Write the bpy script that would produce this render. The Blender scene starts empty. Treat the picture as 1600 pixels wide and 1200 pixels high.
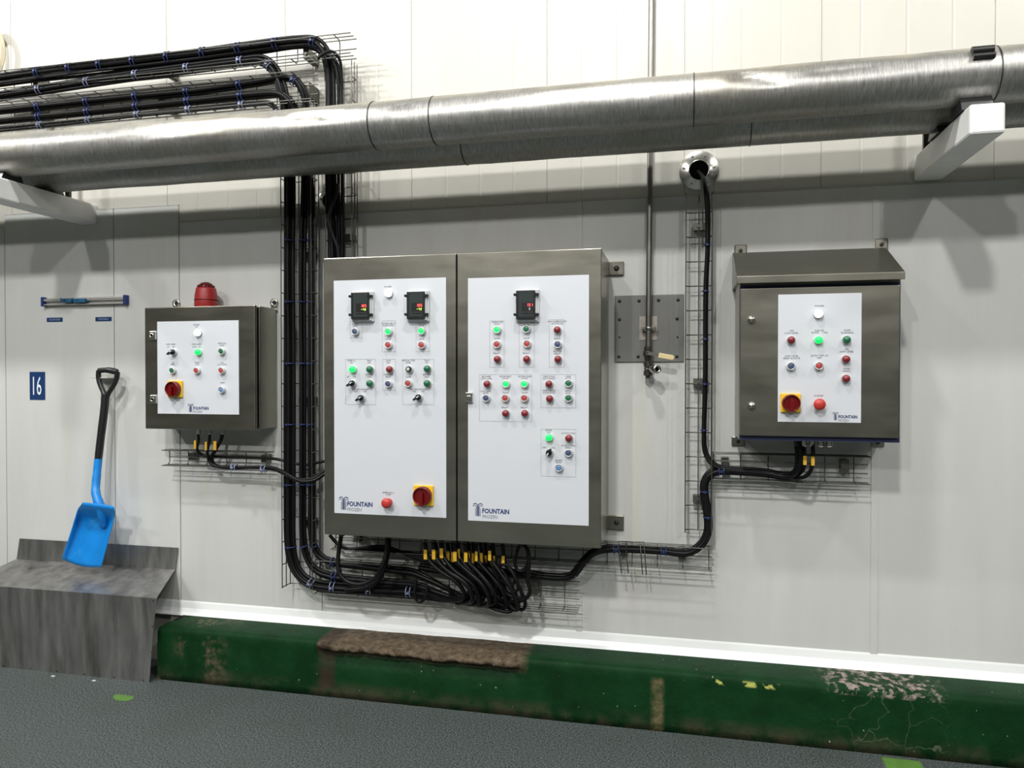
import bpy, math, random
from mathutils import Vector, Matrix
random.seed(7)
scene = bpy.context.scene
COL = scene.collection

# ------------------------------------------------------------------ camera
FPX, YAW, PITCH, CAMZ, DIST = 1168.0, math.radians(12.84), math.radians(-0.733), 1.365, 3.1
cam_d = bpy.data.cameras.new('camera')
cam_d.sensor_width = 36.0
cam_d.lens = 36.0 * FPX / 1600.0
cam = bpy.data.objects.new('camera', cam_d)
cam.location = (0, -DIST, CAMZ)
cam.rotation_euler = (math.radians(90) + PITCH, 0, YAW)
COL.objects.link(cam)
scene.camera = cam

# ------------------------------------------------------------------ world, exposure
w = bpy.data.worlds.new('world'); scene.world = w; w.use_nodes = True
w.node_tree.nodes['Background'].inputs[0].default_value = (0.80, 0.86, 0.80, 1)
w.node_tree.nodes['Background'].inputs[1].default_value = 0.25
vs = scene.view_settings
vs.view_transform = 'Standard'; vs.look = 'None'; vs.gamma = 1.0; vs.exposure = 0.10
vs.use_curve_mapping = False
scene.cycles.use_denoising = True

# ------------------------------------------------------------------ ceiling lamps plus an added far pair for fill (all out of frame)
def lamp(x, y, z, power, sx, sy, col=(1, 0.99, 0.96), aim=None):
    l = bpy.data.lights.new('ceiling_or_fill_lamp', 'AREA'); l.shape = 'RECTANGLE'
    l.size = sx; l.size_y = sy; l.energy = power; l.color = col
    o = bpy.data.objects.new('ceiling_or_fill_lamp', l); o.location = (x, y, z)
    if aim:
        o.rotation_euler = (Vector(aim) - Vector((x, y, z))).to_track_quat('-Z', 'Y').to_euler()
    COL.objects.link(o); return o
for (lx, ly, lz, lp) in ((-4.9, -1.6, 3.97, 42), (-2.6, -1.6, 3.97, 46), (-0.3, -1.6, 3.97, 34), (2.0, -1.6, 3.97, 25), (4.3, -1.6, 3.97, 18),
                         (-1.1, -7.0, 7.0, 330), (-7.4, -7.0, 7.0, 120), (5.2, -7.0, 7.0, 120), (-4.2, -12.0, 7.0, 260), (3.2, -12.0, 7.0, 230)):  # last two, the far row, are added to lift the ambient light
    lamp(lx, ly, lz, lp, 0.42 if lz > 5 else 0.22, 0.42 if lz > 5 else 0.12, aim=(lx * 0.8, -0.3, 0))

# ------------------------------------------------------------------ where a pixel of the photograph lies at depth d off the wall
_f = Vector((-math.sin(YAW) * math.cos(PITCH), math.cos(YAW) * math.cos(PITCH), math.sin(PITCH)))
_r = Vector((math.cos(YAW), math.sin(YAW), 0)); _u = _r.cross(_f)
def at(px, py, d=0.0):
    v = _f + _r * ((px - 800) / FPX) + _u * ((600 - py) / FPX)
    t = (DIST - d) / v.y
    return Vector((v.x * t, -d, CAMZ + v.z * t))
def at_floor(px, py):
    v = _f + _r * ((px - 800) / FPX) + _u * ((600 - py) / FPX)
    t = -CAMZ / v.z
    return Vector((v.x * t, -DIST + v.y * t, 0))

# ------------------------------------------------------------------ materials
def _mix(nt, fac, a, b):
    m = nt.nodes.new('ShaderNodeMix'); m.data_type = 'RGBA'
    if isinstance(fac, float): m.inputs[0].default_value = fac
    else: nt.links.new(fac, m.inputs[0])
    for k, v in ((6, a), (7, b)):
        if isinstance(v, tuple): m.inputs[k].default_value = v if len(v) == 4 else (*v, 1)
        else: nt.links.new(v, m.inputs[k])
    return m.outputs[2]
def _noise(nt, scale, detail=4, stretch=(1, 1, 1), rough=0.55, off=(0, 0, 0)):
    tc = nt.nodes.new('ShaderNodeNewGeometry')
    mp = nt.nodes.new('ShaderNodeMapping'); mp.inputs['Scale'].default_value = stretch
    mp.inputs['Location'].default_value = off
    nt.links.new(tc.outputs['Position'], mp.inputs[0])
    n = nt.nodes.new('ShaderNodeTexNoise'); n.inputs['Scale'].default_value = scale
    n.inputs['Detail'].default_value = detail; n.inputs['Roughness'].default_value = rough
    nt.links.new(mp.outputs[0], n.inputs['Vector']); return n.outputs[0]
def _ramp(nt, src, lo, hi):
    r = nt.nodes.new('ShaderNodeMapRange'); r.inputs[1].default_value = lo; r.inputs[2].default_value = hi
    nt.links.new(src, r.inputs[0]); return r.outputs[0]
def _bump(nt, src, strength, dist, b):
    bn = nt.nodes.new('ShaderNodeBump'); bn.inputs['Strength'].default_value = strength
    bn.inputs['Distance'].default_value = dist
    nt.links.new(src, bn.inputs['Height']); nt.links.new(bn.outputs[0], b.inputs['Normal'])
def mat(name, col, rough=0.5, metal=0.0, var=0.0, vscale=6, stretch=(1, 1, 1), emit=None, estr=0,
        bump=0, bscale=40, alpha=1, spec=0.5, stain=None, stlo=0.55, sthi=0.75, stscale=2.0, rvar=0.0):
    m = bpy.data.materials.new(name); m.use_nodes = True; nt = m.node_tree
    b = nt.nodes['Principled BSDF']
    b.inputs['Base Color'].default_value = (*col, 1)
    b.inputs['Roughness'].default_value = rough; b.inputs['Metallic'].default_value = metal
    b.inputs['Specular IOR Level'].default_value = spec
    c = None
    if var:
        n = _noise(nt, vscale, 5, stretch)
        c = _mix(nt, _ramp(nt, n, 0.3, 0.7), tuple(x * (1 - var) for x in col), tuple(min(1, x * (1 + var)) for x in col))
        if rvar:
            rr = nt.nodes.new('ShaderNodeMapRange'); nt.links.new(n, rr.inputs[0])
            rr.inputs[1].default_value = 0.3; rr.inputs[2].default_value = 0.7
            rr.inputs[3].default_value = rough - rvar; rr.inputs[4].default_value = rough + rvar
            nt.links.new(rr.outputs[0], b.inputs['Roughness'])
    if stain:
        n2 = _noise(nt, stscale, 6, stretch, 0.65, (3, 1, 2))
        c = _mix(nt, _ramp(nt, n2, stlo, sthi), c if c else col, stain)
    if c: nt.links.new(c, b.inputs['Base Color'])
    if bump: _bump(nt, _noise(nt, bscale, 4, stretch), bump, 0.01, b)
    if emit:
        b.inputs['Emission Color'].default_value = (*emit, 1); b.inputs['Emission Strength'].default_value = estr
    if alpha < 1: b.inputs['Alpha'].default_value = alpha
    return m
M = {}
M['cream'] = mat('cream_cladding', (0.51, 0.50, 0.45), 0.42, var=0.03, vscale=1.6, stretch=(3, 1, 0.4), stain=(0.58, 0.54, 0.43), stlo=0.6, sthi=0.85)
M['sheet'] = mat('white_plastic_sheet', (0.535, 0.54, 0.525), 0.42, var=0.035, vscale=2.2, stretch=(4, 1, 0.5), stain=(0.50, 0.49, 0.43), stlo=0.58, sthi=0.8, stscale=1.6)
M['seal'] = mat('joint_sealant', (0.42, 0.42, 0.39), 0.6)
M['trim'] = mat('white_pvc_cove', (0.82, 0.84, 0.84), 0.3, var=0.02, vscale=3)
M['steel'] = mat('brushed_stainless', (0.31, 0.30, 0.255), 0.31, 1, var=0.06, vscale=5, stretch=(1, 1, 3), rvar=0.03, bump=0.01, bscale=60)
M['steel2'] = mat('bright_stainless', (0.62, 0.61, 0.58), 0.25, 1)
M['galv'] = mat('galvanised_wire', (0.13, 0.13, 0.12), 0.45, 0.9)
M['jacket'] = None
M['sheetmetal'] = mat('worn_stainless_sheet', (0.29, 0.287, 0.28), 0.40, 0.85, var=0.22, vscale=5, stretch=(5, 5, 0.8), stain=(0.12, 0.117, 0.10), stlo=0.5, sthi=0.8, stscale=2.6, rvar=0.08)
M['dark'] = mat('shade_and_joint_black', (0.002, 0.002, 0.002), 0.9, spec=0.0)  # near-black: shade of holes put into the colour; gaskets and joints share it
M['bracket'] = mat('grey_bracket_steel', (0.16, 0.158, 0.14), 0.42, 0.9)
M['roomdark'] = mat('dark_far_wall', (0.07, 0.07, 0.065), 0.8)
M['cable'] = mat('black_cable_sheath', (0.004, 0.004, 0.0045), 0.45, spec=0.22)
M['cable2'] = mat('black_cable_sheath_soft', (0.010, 0.010, 0.011), 0.5, spec=0.3)
M['tie'] = mat('blue_cable_tie', (0.02, 0.035, 0.13), 0.35)
M['tiewhite'] = mat('pale_cable_tie', (0.22, 0.25, 0.40), 0.35)
M['yellow'] = mat('yellow_tag', (0.72, 0.42, 0.03), 0.5)
M['plate'] = mat('white_front_plate', (0.57, 0.59, 0.63), 0.38)
M['ink'] = mat('black_ink', (0.05, 0.05, 0.06), 0.6)
M['line'] = mat('grey_line', (0.22, 0.23, 0.25), 0.6)
M['navy'] = mat('navy_ink', (0.015, 0.03, 0.14), 0.5)
M['greyink'] = mat('grey_ink', (0.16, 0.18, 0.22), 0.5)
M['ring'] = mat('button_ring', (0.62, 0.62, 0.62), 0.3, 0.35)
M['white_lit'] = mat('lit_white_lens', (0.9, 0.9, 0.9), 0.3, emit=(1, 1, 1), estr=1.0)
M['green_lit'] = mat('lit_green_lens', (0.02, 0.6, 0.12), 0.3, emit=(0.0, 1.0, 0.13), estr=0.85)
M['green'] = mat('dark_green_cap', (0.015, 0.13, 0.06), 0.3)
M['red'] = mat('red_cap', (0.19, 0.018, 0.024), 0.35)
M['redbtn'] = mat('flat_red_button', (0.36, 0.05, 0.05), 0.4)
M['blue'] = mat('slate_blue_button', (0.05, 0.07, 0.14), 0.4)
M['bluelight'] = mat('light_blue_button', (0.12, 0.22, 0.42), 0.4)
M['black'] = mat('black_plastic', (0.012, 0.012, 0.013), 0.32)
M['mushroom'] = mat('red_mushroom', (0.46, 0.035, 0.03), 0.35)
M['darkred'] = mat('isolator_red', (0.13, 0.004, 0.005), 0.25)
M['isoyellow'] = mat('isolator_yellow', (0.80, 0.47, 0.02), 0.4)
M['clear'] = mat('clear_cover_grey', (0.55, 0.57, 0.57), 0.2)
M['screen'] = mat('controller_face', (0.035, 0.045, 0.045), 0.15)
M['ledred'] = mat('red_digits', (0.3, 0, 0), 0.4, emit=(1, 0.10, 0.10), estr=2.2)
M['ledgreen'] = mat('yellow_green_digits', (0.2, 0.3, 0), 0.4, emit=(0.62, 0.9, 0.12), estr=1.6)
M['beacon'] = mat('beacon_red', (0.34, 0.022, 0.022), 0.4)
M['beacon2'] = mat('beacon_lens_red', (0.10, 0.006, 0.008), 0.15)
M['paintwhite'] = mat('white_painted_steel', (0.74, 0.74, 0.73), 0.5, var=0.05, vscale=9, bump=0.05, bscale=30)
M['bluesh'] = mat('shovel_blue', (0.002, 0.20, 0.60), 0.4, var=0.10, vscale=14, stain=(0.06, 0.33, 0.70), stlo=0.58, sthi=0.8, stscale=9)
M['sign'] = mat('navy_sign', (0.008, 0.035, 0.12), 0.35)
M['signtext'] = mat('white_sign_text', (0.72, 0.76, 0.8), 0.5)
M['signtext2'] = mat('small_sign_text', (0.30, 0.38, 0.55), 0.5)
M['railblue'] = mat('rail_end_blue', (0.01, 0.03, 0.16), 0.4)
M['railclip'] = mat('rail_clip_blue', (0.02, 0.11, 0.22), 0.4)
M['alu'] = mat('aluminium', (0.62, 0.61, 0.58), 0.4, 0.6)
M['greyplate'] = mat('grey_painted_plate', (0.155, 0.155, 0.148), 0.5, 0.1, var=0.06, vscale=8)
M['paleplate'] = mat('pale_small_plate', (0.33, 0.30, 0.27), 0.5, 0.2, var=0.15, vscale=40)
M['bolt'] = mat('dark_bolt', (0.045, 0.045, 0.042), 0.35, 0.6)
M['pipe'] = mat('dull_steel_tube', (0.23, 0.225, 0.21), 0.38, 0.9, var=0.15, vscale=9)
M['brass'] = mat('dirty_valve_metal', (0.10, 0.095, 0.085), 0.35, 0.8, var=0.3, vscale=50)
M['handle'] = mat('yellowed_handle_sleeve', (0.62, 0.50, 0.27), 0.5)
M['rope'] = mat('cream_hose', (0.62, 0.55, 0.40), 0.55)
M['gasket'] = mat('blue_black_gasket', (0.012, 0.018, 0.07), 0.5)
M['greenpaint'] = mat('green_floor_tape', (0.09, 0.20, 0.035), 0.6, var=0.15, vscale=30)
M['debris'] = mat('debris', (0.6, 0.6, 0.58), 0.6)
M['roomgrey'] = mat('dim_room_wall', (0.36, 0.36, 0.33), 0.7)
M['ceil'] = mat('ceiling_panel', (0.5, 0.5, 0.47), 0.7)

def jacket_material():
    m = bpy.data.materials.new('aluminium_jacket'); m.use_nodes = True; nt = m.node_tree
    b = nt.nodes['Principled BSDF']; b.inputs['Metallic'].default_value = 0.85
    fine = _noise(nt, 34, 4, (7, 0.9, 0.9), 0.7); big = _noise(nt, 3.0, 5, (1, 1, 1), 0.6)
    c = _mix(nt, _ramp(nt, fine, 0.35, 0.65), (0.28, 0.277, 0.265), (0.44, 0.435, 0.42))
    c = _mix(nt, _ramp(nt, big, 0.52, 0.8), c, (0.30, 0.27, 0.21))
    # mottled top: painted-in brightness and cream dust where the jacket faces up
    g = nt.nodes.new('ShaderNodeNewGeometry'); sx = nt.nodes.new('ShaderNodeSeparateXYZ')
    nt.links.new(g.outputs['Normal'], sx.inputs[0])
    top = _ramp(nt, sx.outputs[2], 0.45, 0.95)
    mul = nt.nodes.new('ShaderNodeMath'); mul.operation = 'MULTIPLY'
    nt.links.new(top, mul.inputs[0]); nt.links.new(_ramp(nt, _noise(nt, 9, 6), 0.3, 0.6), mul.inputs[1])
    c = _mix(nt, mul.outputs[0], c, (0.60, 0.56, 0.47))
    nt.links.new(c, b.inputs['Base Color'])
    rr = nt.nodes.new('ShaderNodeMapRange'); nt.links.new(fine, rr.inputs[0])
    rr.inputs[3].default_value = 0.34; rr.inputs[4].default_value = 0.50
    nt.links.new(rr.outputs[0], b.inputs['Roughness'])
    _bump(nt, fine, 0.06, 0.004, b)
    return m
M['jacket'] = jacket_material()

def floor_material():
    m = bpy.data.materials.new('speckled_resin_floor'); m.use_nodes = True; nt = m.node_tree
    b = nt.nodes['Principled BSDF']
    fine = _noise(nt, 150, 4, (1, 1, 1), 0.85); mid = _noise(nt, 2.5, 5)
    c = _mix(nt, _ramp(nt, fine, 0.44, 0.60), (0.012, 0.021, 0.021), (0.135, 0.155, 0.15))
    half = nt.nodes.new('ShaderNodeMath'); half.operation = 'MULTIPLY'; half.inputs[1].default_value = 0.45
    nt.links.new(_ramp(nt, mid, 0.50, 0.75), half.inputs[0])
    c2 = _mix(nt, half.outputs[0], c, (0.035, 0.055, 0.042))
    nt.links.new(c2, b.inputs['Base Color']); b.inputs['Roughness'].default_value = 0.6
    _bump(nt, fine, 0.4, 0.003, b); return m
M['floor'] = floor_material()

def kerb_material():
    m = bpy.data.materials.new('green_painted_concrete'); m.use_nodes = True; nt = m.node_tree
    b = nt.nodes['Principled BSDF']; b.inputs['Roughness'].default_value = 0.6; b.inputs['Specular IOR Level'].default_value = 0.12
    g = nt.nodes.new('ShaderNodeNewGeometry'); s = nt.nodes.new('ShaderNodeSeparateXYZ')
    nt.links.new(g.outputs['Position'], s.inputs[0])
    X, Y, Z = s.outputs
    def band(src, a, b_, c_, d_):   # 0 outside [a,d], 1 inside [b,c]
        u = _ramp(nt, src, a, b_); v = _ramp(nt, src, d_, c_)
        mm = nt.nodes.new('ShaderNodeMath'); mm.operation = 'MULTIPLY'
        nt.links.new(u, mm.inputs[0]); nt.links.new(v, mm.inputs[1]); return mm.outputs[0]
    def mul(a, b_):
        mm = nt.nodes.new('ShaderNodeMath'); mm.operation = 'MULTIPLY'
        nt.links.new(a, mm.inputs[0]); nt.links.new(b_, mm.inputs[1]); return mm.outputs[0]
    n1 = _noise(nt, 7, 6, (1, 1, 1), 0.65); n2 = _noise(nt, 35, 6, (1, 1, 1), 0.7); n3 = _noise(nt, 2.5, 5, (1, 1, 0.4), 0.6, (5, 0, 0))
    green = _mix(nt, _ramp(nt, n1, 0.3, 0.7), (0.0016, 0.020, 0.0045), (0.005, 0.040, 0.011))
    conc = _mix(nt, _ramp(nt, n2, 0.3, 0.7), (0.028, 0.019, 0.011), (0.15, 0.115, 0.078))
    # bare broken stretch on the top and front edge
    broken = mul(band(X, -1.515, -1.50, -0.63, -0.59), _ramp(nt, Z, 0.165, 0.195))
    c = _mix(nt, broken, green, conc)
    # worn patches
    worn = mul(_ramp(nt, n1, 0.50, 0.60), band(X, -2.22, -2.14, -2.02, -1.92))
    worn = mul(worn, _ramp(nt, n2, 0.40, 0.52))
    c = _mix(nt, worn, c, conc)
    chip = mul(mul(band(X, -1.515, -1.50, -1.45, -1.42), _ramp(nt, n1, 0.36, 0.52)), _ramp(nt, Z, 0.02, 0.05))
    c = _mix(nt, chip, c, (0.030, 0.022, 0.014))
    low = mul(_ramp(nt, Z, 0.075, 0.0), _ramp(nt, n1, 0.42, 0.62))
    c = _mix(nt, low, c, (0.060, 0.045, 0.030))
    st = mul(band(X, -0.12, -0.10, -0.075, -0.06), _ramp(nt, n2, 0.35, 0.6))
    st = mul(st, _ramp(nt, Z, 0.21, 0.19))
    c = _mix(nt, st, c, (0.13, 0.11, 0.055))
    w2 = mul(mul(band(X, 0.50, 0.56, 0.86, 0.93), band(Z, 0.20, 0.21, 0.3, 0.31)), _ramp(nt, n2, 0.50, 0.58))
    c = _mix(nt, w2, c, (0.30, 0.24, 0.22))
    sp = _ramp(nt, _noise(nt, 60, 2, (1, 1, 1), 0.5, (9, 2, 4)), 0.735, 0.76)
    c = _mix(nt, sp, c, (0.25, 0.27, 0.20))
    pale = mul(mul(band(X, 0.04, 0.06, 0.33, 0.36), band(Z, 0.196, 0.202, 0.212, 0.222)), _ramp(nt, _noise(nt, 28, 3, (1, 1, 1), 0.5), 0.54, 0.60))
    c = _mix(nt, pale, c, (0.45, 0.47, 0.12))
    # hairline cracks near the right end
    vo = nt.nodes.new('ShaderNodeTexVoronoi'); vo.feature = 'DISTANCE_TO_EDGE'; vo.inputs['Scale'].default_value = 7.5
    mp = nt.nodes.new('ShaderNodeVectorMath'); mp.operation = 'ADD'
    nz = nt.nodes.new('ShaderNodeTexNoise'); nz.inputs['Scale'].default_value = 14
    nt.links.new(g.outputs['Position'], nz.inputs['Vector'])
    sc = nt.nodes.new('ShaderNodeVectorMath'); sc.operation = 'SCALE'; sc.inputs['Scale'].default_value = 0.09
    nt.links.new(nz.outputs['Color'], sc.inputs[0]); nt.links.new(sc.outputs[0], mp.inputs[1]); nt.links.new(g.outputs['Position'], mp.inputs[0])
    nt.links.new(mp.outputs[0], vo.inputs['Vector'])
    cr = mul(_ramp(nt, vo.outputs['Distance'], 0.014, 0.004), band(X, 0.52, 0.58, 0.88, 0.93))
    cr = mul(cr, _ramp(nt, n2, 0.35, 0.65))
    c = _mix(nt, cr, c, (0.10, 0.12, 0.075))
    nt.links.new(c, b.inputs['Base Color'])
    _bump(nt, n2, 0.45, 0.006, b)
    return m
M['kerb'] = kerb_material()

# ------------------------------------------------------------------ mesh builder
class MB:
    def __init__(s): s.v = []; s.f = []; s.m = []; s.sm = []
    def add(s, vs, fs, mi=0, smooth=False):
        o = len(s.v); s.v += [Vector(p) for p in vs]
        for f in fs: s.f.append([i + o for i in f]); s.m.append(mi); s.sm.append(smooth)
        return s
    def box(s, a, b, mi=0, bev=0.0):
        x0, x1 = sorted((a[0], b[0])); y0, y1 = sorted((a[1], b[1])); z0, z1 = sorted((a[2], b[2]))
        if bev <= 0:
            return s.add([(x0, y0, z0), (x1, y0, z0), (x1, y1, z0), (x0, y1, z0), (x0, y0, z1), (x1, y0, z1), (x1, y1, z1), (x0, y1, z1)],
                         [(0, 3, 2, 1), (4, 5, 6, 7), (0, 1, 5, 4), (1, 2, 6, 5), (2, 3, 7, 6), (3, 0, 4, 7)], mi)
        import bmesh
        bm = bmesh.new(); bmesh.ops.create_cube(bm, size=1)
        for v in bm.verts:
            v.co = Vector(((x0 + x1) / 2 + v.co.x * (x1 - x0), (y0 + y1) / 2 + v.co.y * (y1 - y0), (z0 + z1) / 2 + v.co.z * (z1 - z0)))
        bmesh.ops.bevel(bm, geom=bm.edges[:], offset=bev, segments=2, affect='EDGES', profile=0.5)
        bm.verts.index_update()
        s.add([v.co.copy() for v in bm.verts], [[v.index for v in f.verts] for f in bm.faces], mi)
        bm.free(); return s
    def lathe(s, c, axis, prof, n=20, mi=0, smooth=True):   # prof: (radius, height along axis)
        axis = Vector(axis).normalized(); c = Vector(c)
        t = axis.orthogonal().normalized(); b = axis.cross(t)
        vs = []; fs = []
        for (r, h) in prof:
            for k in range(n):
                a = 2 * math.pi * k / n
                vs.append(c + axis * h + (t * math.cos(a) + b * math.sin(a)) * r)
        for i in range(len(prof) - 1):
            for k in range(n):
                k2 = (k + 1) % n
                fs.append((i * n + k, i * n + k2, (i + 1) * n + k2, (i + 1) * n + k))
        s.add(vs, fs, mi, smooth)
        if prof[0][0] > 1e-5: s.add([], [], mi); s._cap(vs[:n][::-1], mi)
        if prof[-1][0] > 1e-5: s._cap(vs[-n:], mi)
        return s
    def _cap(s, pts, mi): s.add(pts, [list(range(len(pts)))], mi)
    def cyl(s, a, b, r, n=16, mi=0, r2=None):
        a, b = Vector(a), Vector(b); L = (b - a).length
        return s.lathe(a, b - a, [(r, 0), (r if r2 is None else r2, L)], n, mi)
    def tube(s, pts, r, n=8, mi=0, sub=5, closed=False):
        P = catmull(pts, sub, closed) if sub > 1 else [Vector(p) for p in pts]
        N = len(P); vs = []; fs = []
        tprev = None; nrm = None
        for i in range(N):
            if closed: t = (P[(i + 1) % N] - P[i - 1]).normalized()
            else: t = (P[min(i + 1, N - 1)] - P[max(i - 1, 0)]).normalized()
            if nrm is None: nrm = t.orthogonal().normalized()
            else:
                nrm = (nrm - t * nrm.dot(t))
                nrm = nrm.normalized() if nrm.length > 1e-6 else t.orthogonal().normalized()
            b = t.cross(nrm); rr = r[i * (len(r) - 1) // max(1, N - 1)] if isinstance(r, (list, tuple)) else r
            for k in range(n):
                a = 2 * math.pi * k / n
                vs.append(P[i] + (nrm * math.cos(a) + b * math.sin(a)) * rr)
        for i in range(N if closed else N - 1):
            j = (i + 1) % N
            for k in range(n):
                k2 = (k + 1) % n
                fs.append((i * n + k, i * n + k2, j * n + k2, j * n + k))
        s.add(vs, fs, mi, True)
        if not closed: s._cap(vs[:n][::-1], mi); s._cap(vs[-n:], mi)
        return s
    def prism(s, poly, d, mi=0):   # poly of 3D points extruded by vector d
        n = len(poly); d = Vector(d); P = [Vector(p) for p in poly]
        vs = P + [p + d for p in P]
        fs = [list(range(n))[::-1], [n + i for i in range(n)]] + [(i, (i + 1) % n, n + (i + 1) % n, n + i) for i in range(n)]
        return s.add(vs, fs, mi)
    def build(s, name, mats, parent=None, loc=None, bevel=0, link=True):
        me = bpy.data.meshes.new(name)
        o0 = Vector(loc) if loc is not None else Vector((0, 0, 0))
        me.from_pydata([tuple(p - o0) for p in s.v], [], s.f)
        if not isinstance(mats, (list, tuple)): mats = [mats]
        for m in mats: me.materials.append(m)
        me.polygons.foreach_set('material_index', s.m); me.polygons.foreach_set('use_smooth', s.sm)
        me.update()
        o = bpy.data.objects.new(name, me); COL.objects.link(o)
        o.location = o0
        if parent is not None:
            o.parent = parent; o.location = o0 - world_loc(parent)
        if bevel:
            bv = o.modifiers.new('bevel', 'BEVEL'); bv.width = bevel; bv.segments = 2; bv.limit_method = 'ANGLE'
        return o
def world_loc(o):
    l = Vector(o.location)
    while o.parent: o = o.parent; l += Vector(o.location)
    return l
def catmull(pts, sub=5, closed=False):
    P = [Vector(p) for p in pts]; n = len(P); out = []
    rng = range(n) if closed else range(n - 1)
    for i in rng:
        p0 = P[(i - 1) % n] if closed or i > 0 else P[0] * 2 - P[1]
        p1 = P[i]; p2 = P[(i + 1) % n]
        p3 = P[(i + 2) % n] if closed or i + 2 < n else P[-1] * 2 - P[-2]
        # centripetal-ish: plain uniform with tension to avoid overshoot
        d = (p2 - p1).length
        t1 = (p2 - p0); t2 = (p3 - p1)
        t1 = t1.normalized() * d if t1.length > 0 else t1
        t2 = t2.normalized() * d if t2.length > 0 else t2
        for k in range(sub):
            t = k / sub; a = 2 * t**3 - 3 * t**2 + 1; b = t**3 - 2 * t**2 + t; c = -2 * t**3 + 3 * t**2; e = t**3 - t**2
            out.append(p1 * a + t1 * b + p2 * c + t2 * e)
    if not closed: out.append(P[-1])
    return out

def tag(o, label=None, cat=None, group=None, kind=None):
    if label: o['label'] = label
    if cat: o['category'] = cat
    if group: o['group'] = group
    if kind: o['kind'] = kind
    return o
def thing(name, loc, label, cat, group=None):
    o = bpy.data.objects.new(name, None); o.empty_display_size = 0.05; o.location = loc; COL.objects.link(o)
    return tag(o, label, cat, group)
def struct(mb, name, m, label=None, bevel=0):
    return tag(mb.build(name, m, bevel=bevel), label, None, None, 'structure')

_tc = {}
def text_geo(s, bold=0.0):
    key = (s, bold)
    if key not in _tc:
        cu = bpy.data.curves.new('t', 'FONT'); cu.body = s; cu.size = 1; cu.align_x = 'CENTER'; cu.align_y = 'CENTER'
        cu.offset = bold; cu.resolution_u = 2; cu.space_line = 0.95
        ob = bpy.data.objects.new('t', cu); COL.objects.link(ob)
        bpy.context.view_layer.update()
        me = bpy.data.meshes.new_from_object(ob.evaluated_get(bpy.context.evaluated_depsgraph_get()))
        vs = [v.co.copy() for v in me.vertices]; fs = [list(p.vertices) for p in me.polygons]
        bpy.data.objects.remove(ob); bpy.data.curves.remove(cu); bpy.data.meshes.remove(me)
        _tc[key] = (vs, fs)
    return _tc[key]
def text(mb, s, c, h, mi, width=None, bold=0.0, left=None):
    """lettering facing the room, c = centre on the surface, h = capital height"""
    vs, fs = text_geo(s, bold)
    if not vs: return
    k = h / 0.70
    x0 = min(v.x for v in vs); x1 = max(v.x for v in vs)
    kx = width / (x1 - x0) if width else k
    cx = (x0 + x1) / 2; y0 = min(v.y for v in vs); y1 = max(v.y for v in vs)
    cy = (y0 + y1) / 2
    c = Vector(c)
    mb.add([c + Vector(((v.x - cx) * kx, 0, (v.y - cy) * k)) for v in vs], [f for f in fs], mi)

# =================================================================== SETTING
# floor, ceiling, the far side of the hall
mb = MB(); mb.box((-12, -14, -0.1), (10, 0.1, 0)); struct(mb, 'floor', M['floor'], 'dark grey-green speckled resin floor')
mb = MB(); mb.box((-12, -14, 7.4), (10, 0.1, 7.5)); struct(mb, 'ceiling', M['ceil'])
mb = MB(); mb.box((-12, -14.1, 0), (10, -14, 7.4)); struct(mb, 'wall_front', M['roomgrey'])
mb = MB(); mb.box((-12.1, -14.1, 0), (-12, 0.1, 7.4)); struct(mb, 'wall_left', M['roomgrey'])
mb = MB(); mb.box((10, -14.1, 0), (10.1, 0.1, 7.4)); struct(mb, 'wall_right', M['roomdark'])

# back wall: cream cladding with shallow vertical grooves
JX = [-7.4]
gx = sorted([at(x, 40).x for x in (58, 100, 177, 260, 308, 356, 401, 446, 490, 538, 590, 643, 697, 750, 803, 855, 910, 965, 1020, 1070, 1115, 1160, 1222, 1284, 1346, 1418, 1490, 1555)])
pre = [gx[0] - 0.158 * k for k in range(54, 0, -1)]; post = [gx[-1] + 0.158 * k for k in range(1, 54)]
mb = MB(); prof = [(-12, 0.0)]
for i, x in enumerate(pre + gx + post):
    dd = 0.0035 if i % 4 == 1 else 0.0016
    ww = 0.0022 if i % 4 == 1 else 0.006
    prof += [(x - ww, 0.0), (x - ww * 0.3, dd), (x + ww * 0.3, dd), (x + ww, 0.0)]
prof.append((10, 0.0))
vs = [(x, y, 0.0) for x, y in prof] + [(x, y, 7.4) for x, y in prof]; n = len(prof)
mb.add(vs, [(i, i + 1, n + i + 1, n + i) for i in range(n - 1)])
mb.box((-12, 0.01, 0), (10, 0.1, 7.4))
struct(mb, 'wall_back', M['cream'], 'cream grooved cladding above the white sheets')

# white hygiene sheets on the lower wall
Z0 = 0.255
xe = [at(x, 700).x for x in (11, 181, 282, 503, 902, 909, 1362, 1371)]
ztop = {0: 2.095, 1: 2.165, 2: 2.165, 3: 2.078, 4: 2.080}
sheets = [(-11.9, xe[0], 2.095), (xe[0] + 0.004, xe[1] - 0.002, 2.163), (xe[1] + 0.002, xe[2], 2.163), (xe[2] + 0.006, xe[3], 2.080),
          (xe[3] + 0.003, xe[4], 2.080), (xe[5], xe[6], 2.082), (xe[7], 9.9, 2.082)]
lab = ['white wall sheet at the far left edge', 'white wall sheet behind the number sign', 'white wall sheet behind the shovel grip and its right side',
       'white wall sheet behind the left control box', 'white wall sheet behind the double-door cabinet',
       'white wall sheet between the double-door cabinet and the right box', 'white wall sheet at the far right']
for i, (a, b, zt) in enumerate(sheets):
    mb = MB(); mb.box((a, -0.006, Z0), (b, 0.0, zt)); o = struct(mb, 'trim_%d' % (i + 1), M['sheet'], lab[i], bevel=0.0012)
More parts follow.
